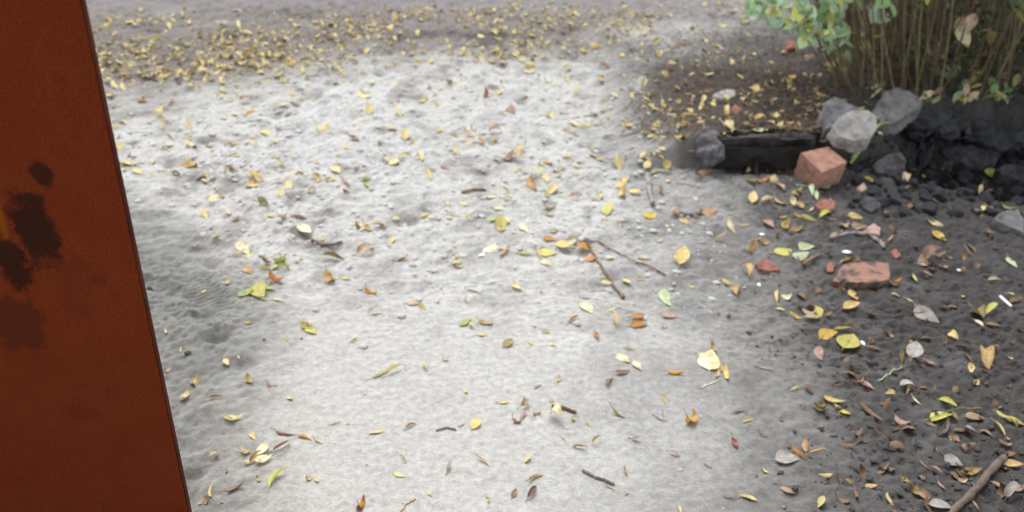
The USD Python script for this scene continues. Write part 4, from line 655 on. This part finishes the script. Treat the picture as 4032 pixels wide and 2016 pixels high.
# ------------------------------------------------------------------ the shrub: many upright shoots, hanging pale leaves
bark = simple('shoot_bark', (.105, .066, .045), .8, (.065, .042, .032), 25); bark2 = simple('pale_shoot_bark', (.20, .16, .095), .8, (.13, .10, .06), 25); bark3 = simple('green_shoot_bark', (.17, .17, .07), .7, (.12, .11, .05), 25)
SG = leaf_material('shrub_green', (.24, .36, .17), (.17, .26, .11), .4); SM = leaf_material('shrub_mint', (.34, .45, .32), (.27, .40, .20), .4)
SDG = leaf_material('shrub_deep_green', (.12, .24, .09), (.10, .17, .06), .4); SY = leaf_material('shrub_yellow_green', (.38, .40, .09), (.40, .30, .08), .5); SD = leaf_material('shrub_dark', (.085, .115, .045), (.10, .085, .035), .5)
sb = at(3500, 420); shrub = thing('shrub', sb)
tag(shrub, 'bushy shrub of thin brown shoots with pale green leaves, top right', 'shrub')
rs = np.random.default_rng(77); tips = []
def shoot(base, d, L, r0, n=12):
    u = np.linspace(0, 1, n)[:, None]; side = np.cross(d, [0, 1, 0]); side /= np.linalg.norm(side) + 1e-9
    return base + d * L * u + side * L * .05 * np.sin(u * rs.uniform(2, 5)) * rs.uniform(-1, 1) + np.array([0, -1, -.35]) * (u ** 2.2) * L * rs.uniform(0, .14)
stemsx = []
for k in range(120):
    px = rs.uniform(3290, 3990) if k > 30 else rs.uniform(3330, 3720); py = rs.uniform(150, 400) if k > 20 else rs.uniform(300, 400)
    b = at(px, py); lean = np.interp(px, [3250, 3500, 3700, 4000], [-.52, -.34, -.25, -.10]) + rs.normal(0, .13)
    d = np.array([lean, rs.normal(-.04, .08), 1.0]); d /= np.linalg.norm(d); L = rs.uniform(1.0, 1.9)
    P = shoot(b - [0, 0, .03], d, L, 0); r0 = rs.uniform(.0022, .0054); stemsx.append(P)
    obj('stem', tube(P - sb, np.linspace(r0, r0 * .35, len(P)), 6), [bark, bark2, bark2, bark3][rs.integers(4)], shrub, True)
ms = []
for k in range(700):                                         # finer shoots of the thicket
    px, py = rs.uniform(3280, 4350), rs.uniform(20, 385); b = at(px, py); lean = np.interp(px, [3250, 3500, 3700, 4000], [-.5, -.32, -.22, -.05]) + rs.normal(0, .12)
    d = np.array([lean, rs.normal(-.04, .12), 1.0]); d /= np.linalg.norm(d); P = shoot(b, d, rs.uniform(.5, 1.8), 0, 8); stemsx.append(P); r0 = rs.uniform(.0015, .004)
    ms.append(tube(P - sb, np.linspace(r0, r0 * .3, 8), 4))
v, f = join(ms); shootmat = usdkit.material(stage, '/World/Looks/fine_shoot_bark', {'g': ('geometry', {}), 'r': ('rgb_ramp', {'ramp': [(0, (.12, .085, .05)), (.25, (.19, .15, .09)), (.45, (.17, .18, .07)), (.65, (.09, .06, .045)), (.8, (.26, .20, .14)), (.9, (.20, .22, .09))], 'interpolate': False}),
    'p': ('principled_bsdf', {'roughness': .75, 'specular_ior_level': .25})}, [('g.random_per_island', 'r.fac'), ('r.color', 'p.base_color')], surface='p.BSDF')
tag(obj('fine_shoots', (v, f), shootmat, shrub, True), kind='stuff')
def hang_leaf(p, L, fm, r, droop=None):
    V, F, uv = leaf_shape(L, fm, r, 9, 5, True); return V @ rot(r.uniform(0, 6.3), r.uniform(.2, 1.1) if droop is None else droop, r.normal(0, .5)).T + p, F, uv
def px_depth(px, py, y): return on_y(np.array([float(px)]), np.array([float(py)]), y)[0]
ZS = lambda x, y: (2900 + x * 1132 / 2576, y * 500 / 1138)
NAMED = [(140, 60, .09, 'SM'), (260, 60, .10, 'SM'), (230, 130, .09, 'SM'), (390, 180, .10, 'SM'), (470, 90, .08, 'SM'), (340, 70, .09, 'SG'), (600, 60, .11, 'SY'), (610, 150, .11, 'SG'), (600, 230, .10, 'SG'), (560, 30, .09, 'SY'),
         (740, 190, .12, 'SM'), (700, 250, .10, 'SM'), (760, 110, .09, 'SG'), (850, 60, .09, 'SY'), (845, 180, .10, 'SY'), (910, 140, .10, 'SG'), (920, 260, .09, 'SG'), (800, 330, .10, 'SG'), (600, 380, .10, 'SG'), (690, 360, .09, 'SG'), (740, 400, .09, 'SM'),
         (670, 430, .07, 'M'), (650, 520, .08, 'T'), (800, 490, .08, 'O'), (850, 570, .09, 'L'), (860, 620, .09, 'L'), (940, 500, .08, 'O'), (960, 20, .09, 'SG'), (1130, 50, .09, 'SG'), (1250, 60, .10, 'SM'), (1250, 130, .10, 'SM'), (1330, 180, .09, 'SM'), (1300, 30, .09, 'SG'), (1400, 100, .08, 'SG'), (1420, 30, .08, 'SG'),
         (1130, 230, .08, 'SY'), (1140, 400, .07, 'SY'), (1160, 440, .06, 'Y'), (1250, 330, .07, 'O'), (1340, 360, .06, 'SY'), (1480, 420, .07, 'SY'), (1220, 780, .09, 'P'), (1240, 850, .10, 'C'), (1300, 830, .07, 'L'), (1180, 930, .06, 'L'),
         (1790, 570, .09, 'SG'), (1880, 590, .10, 'SM'), (1930, 640, .09, 'SG'), (1830, 530, .08, 'SG'), (2000, 250, .12, 'T'), (2040, 330, .13, 'C'), (2090, 210, .10, 'T'), (2230, 280, .11, 'V'), (2280, 340, .09, 'V'), (2490, 390, .09, 'V'), (2520, 60, .10, 'SG'), (2540, 130, .10, 'L'),
         (2280, 870, .07, 'L'), (2400, 880, .07, 'C'), (2430, 830, .08, 'SY'), (2120, 600, .08, 'V'), (2150, 690, .08, 'SY'), (2290, 750, .08, 'SG'), (2110, 760, .07, 'V'), (1600, 150, .07, 'SY'), (1640, 60, .07, 'SD')]
MATS = dict(LM, SG=SG, SM=SM, SY=SY, SD=SD)
for k, (x, y, L, mk) in enumerate(NAMED):
    r = np.random.default_rng(600 + k); X_, Y_ = ZS(x, y); g = at(X_, Y_); yy = g[1] * .93 - .02 if Y_ > 150 else min(g[1] - .25, sb[1] + .25 + r.uniform(-.25, .25))
    if y > 700: yy = g[1] - .04
    p = px_depth(X_, Y_, yy); V, F, uv = hang_leaf(p, L, 'b' if mk in ('SM', 'SG') and r.random() < .6 else 'f', r); obj('leaf', (V - sb, F), MATS[mk], shrub, True, uv=uv)
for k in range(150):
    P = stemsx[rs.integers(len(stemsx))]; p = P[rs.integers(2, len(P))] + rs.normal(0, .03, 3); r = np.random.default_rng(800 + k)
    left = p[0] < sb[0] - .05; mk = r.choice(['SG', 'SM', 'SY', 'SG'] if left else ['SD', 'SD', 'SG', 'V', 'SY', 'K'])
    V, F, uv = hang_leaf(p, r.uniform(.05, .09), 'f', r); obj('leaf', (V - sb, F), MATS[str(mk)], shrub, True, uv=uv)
for k in range(220):                                         # the pale leafy left flank
    r = np.random.default_rng(1700 + k); a_ = rs.uniform(100, 1000); X_, Y_ = ZS(a_, rs.uniform(-140, 130 + .47 * (a_ - 100)))
    p = px_depth(X_, Y_, sb[1] + rs.uniform(-.3, .25)); V, F, uv = hang_leaf(p, r.uniform(.045, .074), 'b' if r.random() < .2 else 'f', r)
    obj('leaf', (V - sb, F), [SM, SG, SG, SY, SM, SDG][rs.integers(6)], shrub, True, uv=uv)
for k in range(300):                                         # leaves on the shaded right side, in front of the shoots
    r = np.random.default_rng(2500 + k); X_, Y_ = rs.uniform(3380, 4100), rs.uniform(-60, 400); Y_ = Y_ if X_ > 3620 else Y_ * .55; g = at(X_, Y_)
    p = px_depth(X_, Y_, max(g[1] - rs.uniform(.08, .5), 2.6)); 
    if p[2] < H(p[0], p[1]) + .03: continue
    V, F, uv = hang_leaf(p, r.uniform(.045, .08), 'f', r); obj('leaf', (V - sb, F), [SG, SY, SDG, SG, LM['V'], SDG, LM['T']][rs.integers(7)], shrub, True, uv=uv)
ms = []
UP_ = at_many(rs.uniform(3420, 4500, 4200), rs.uniform(-150, 380, 4200))
for k in range(4200):                                        # dim undergrowth between and behind the shoots
    r = np.random.default_rng(7000 + k); p = UP_[k]; p = p + [0, rs.uniform(.0, .25), abs(rs.normal(0, .28)) + .01]
    V, F = bit(r.uniform(.04, .085), 'x', r); ms.append((V @ rot(r.uniform(0, 6.3), r.normal(.2, .5), r.normal(0, .6)).T + p - sb, F))
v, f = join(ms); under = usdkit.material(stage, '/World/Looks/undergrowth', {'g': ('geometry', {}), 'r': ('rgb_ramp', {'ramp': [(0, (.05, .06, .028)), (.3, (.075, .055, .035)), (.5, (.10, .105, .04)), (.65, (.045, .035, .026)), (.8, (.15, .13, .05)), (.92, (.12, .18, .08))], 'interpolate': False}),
    'p': ('principled_bsdf', {'roughness': .7, 'specular_ior_level': .25})}, [('g.random_per_island', 'r.fac'), ('r.color', 'p.base_color')], surface='p.BSDF')
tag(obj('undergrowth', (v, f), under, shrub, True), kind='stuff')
ms = []
for k in range(4200):                                        # unseen upper crown, added and shaped to shade the hollow
    r = np.random.default_rng(3000 + k); a = rs.normal(0, 1, 3); a /= np.linalg.norm(a); q = a * rs.random() ** .4 * np.array([1.5, 1.0, .62])
    p = sb + np.array([.85, .32, 1.32]) + q
    if (p[2] < sb[2] + .55 and p[0] < sb[0] + .3) or (p[1] < sb[1] - .05 and p[0] < sb[0] + .45): continue
    V, F = bit(r.uniform(.07, .12), 'f', r); ms.append((V @ rot(r.uniform(0, 6.3), r.normal(.3, .4), r.normal(0, .5)).T + p - sb, F))
v, f = join(ms); tag(obj('upper_foliage', (v, f), SG, shrub, True), kind='stuff')
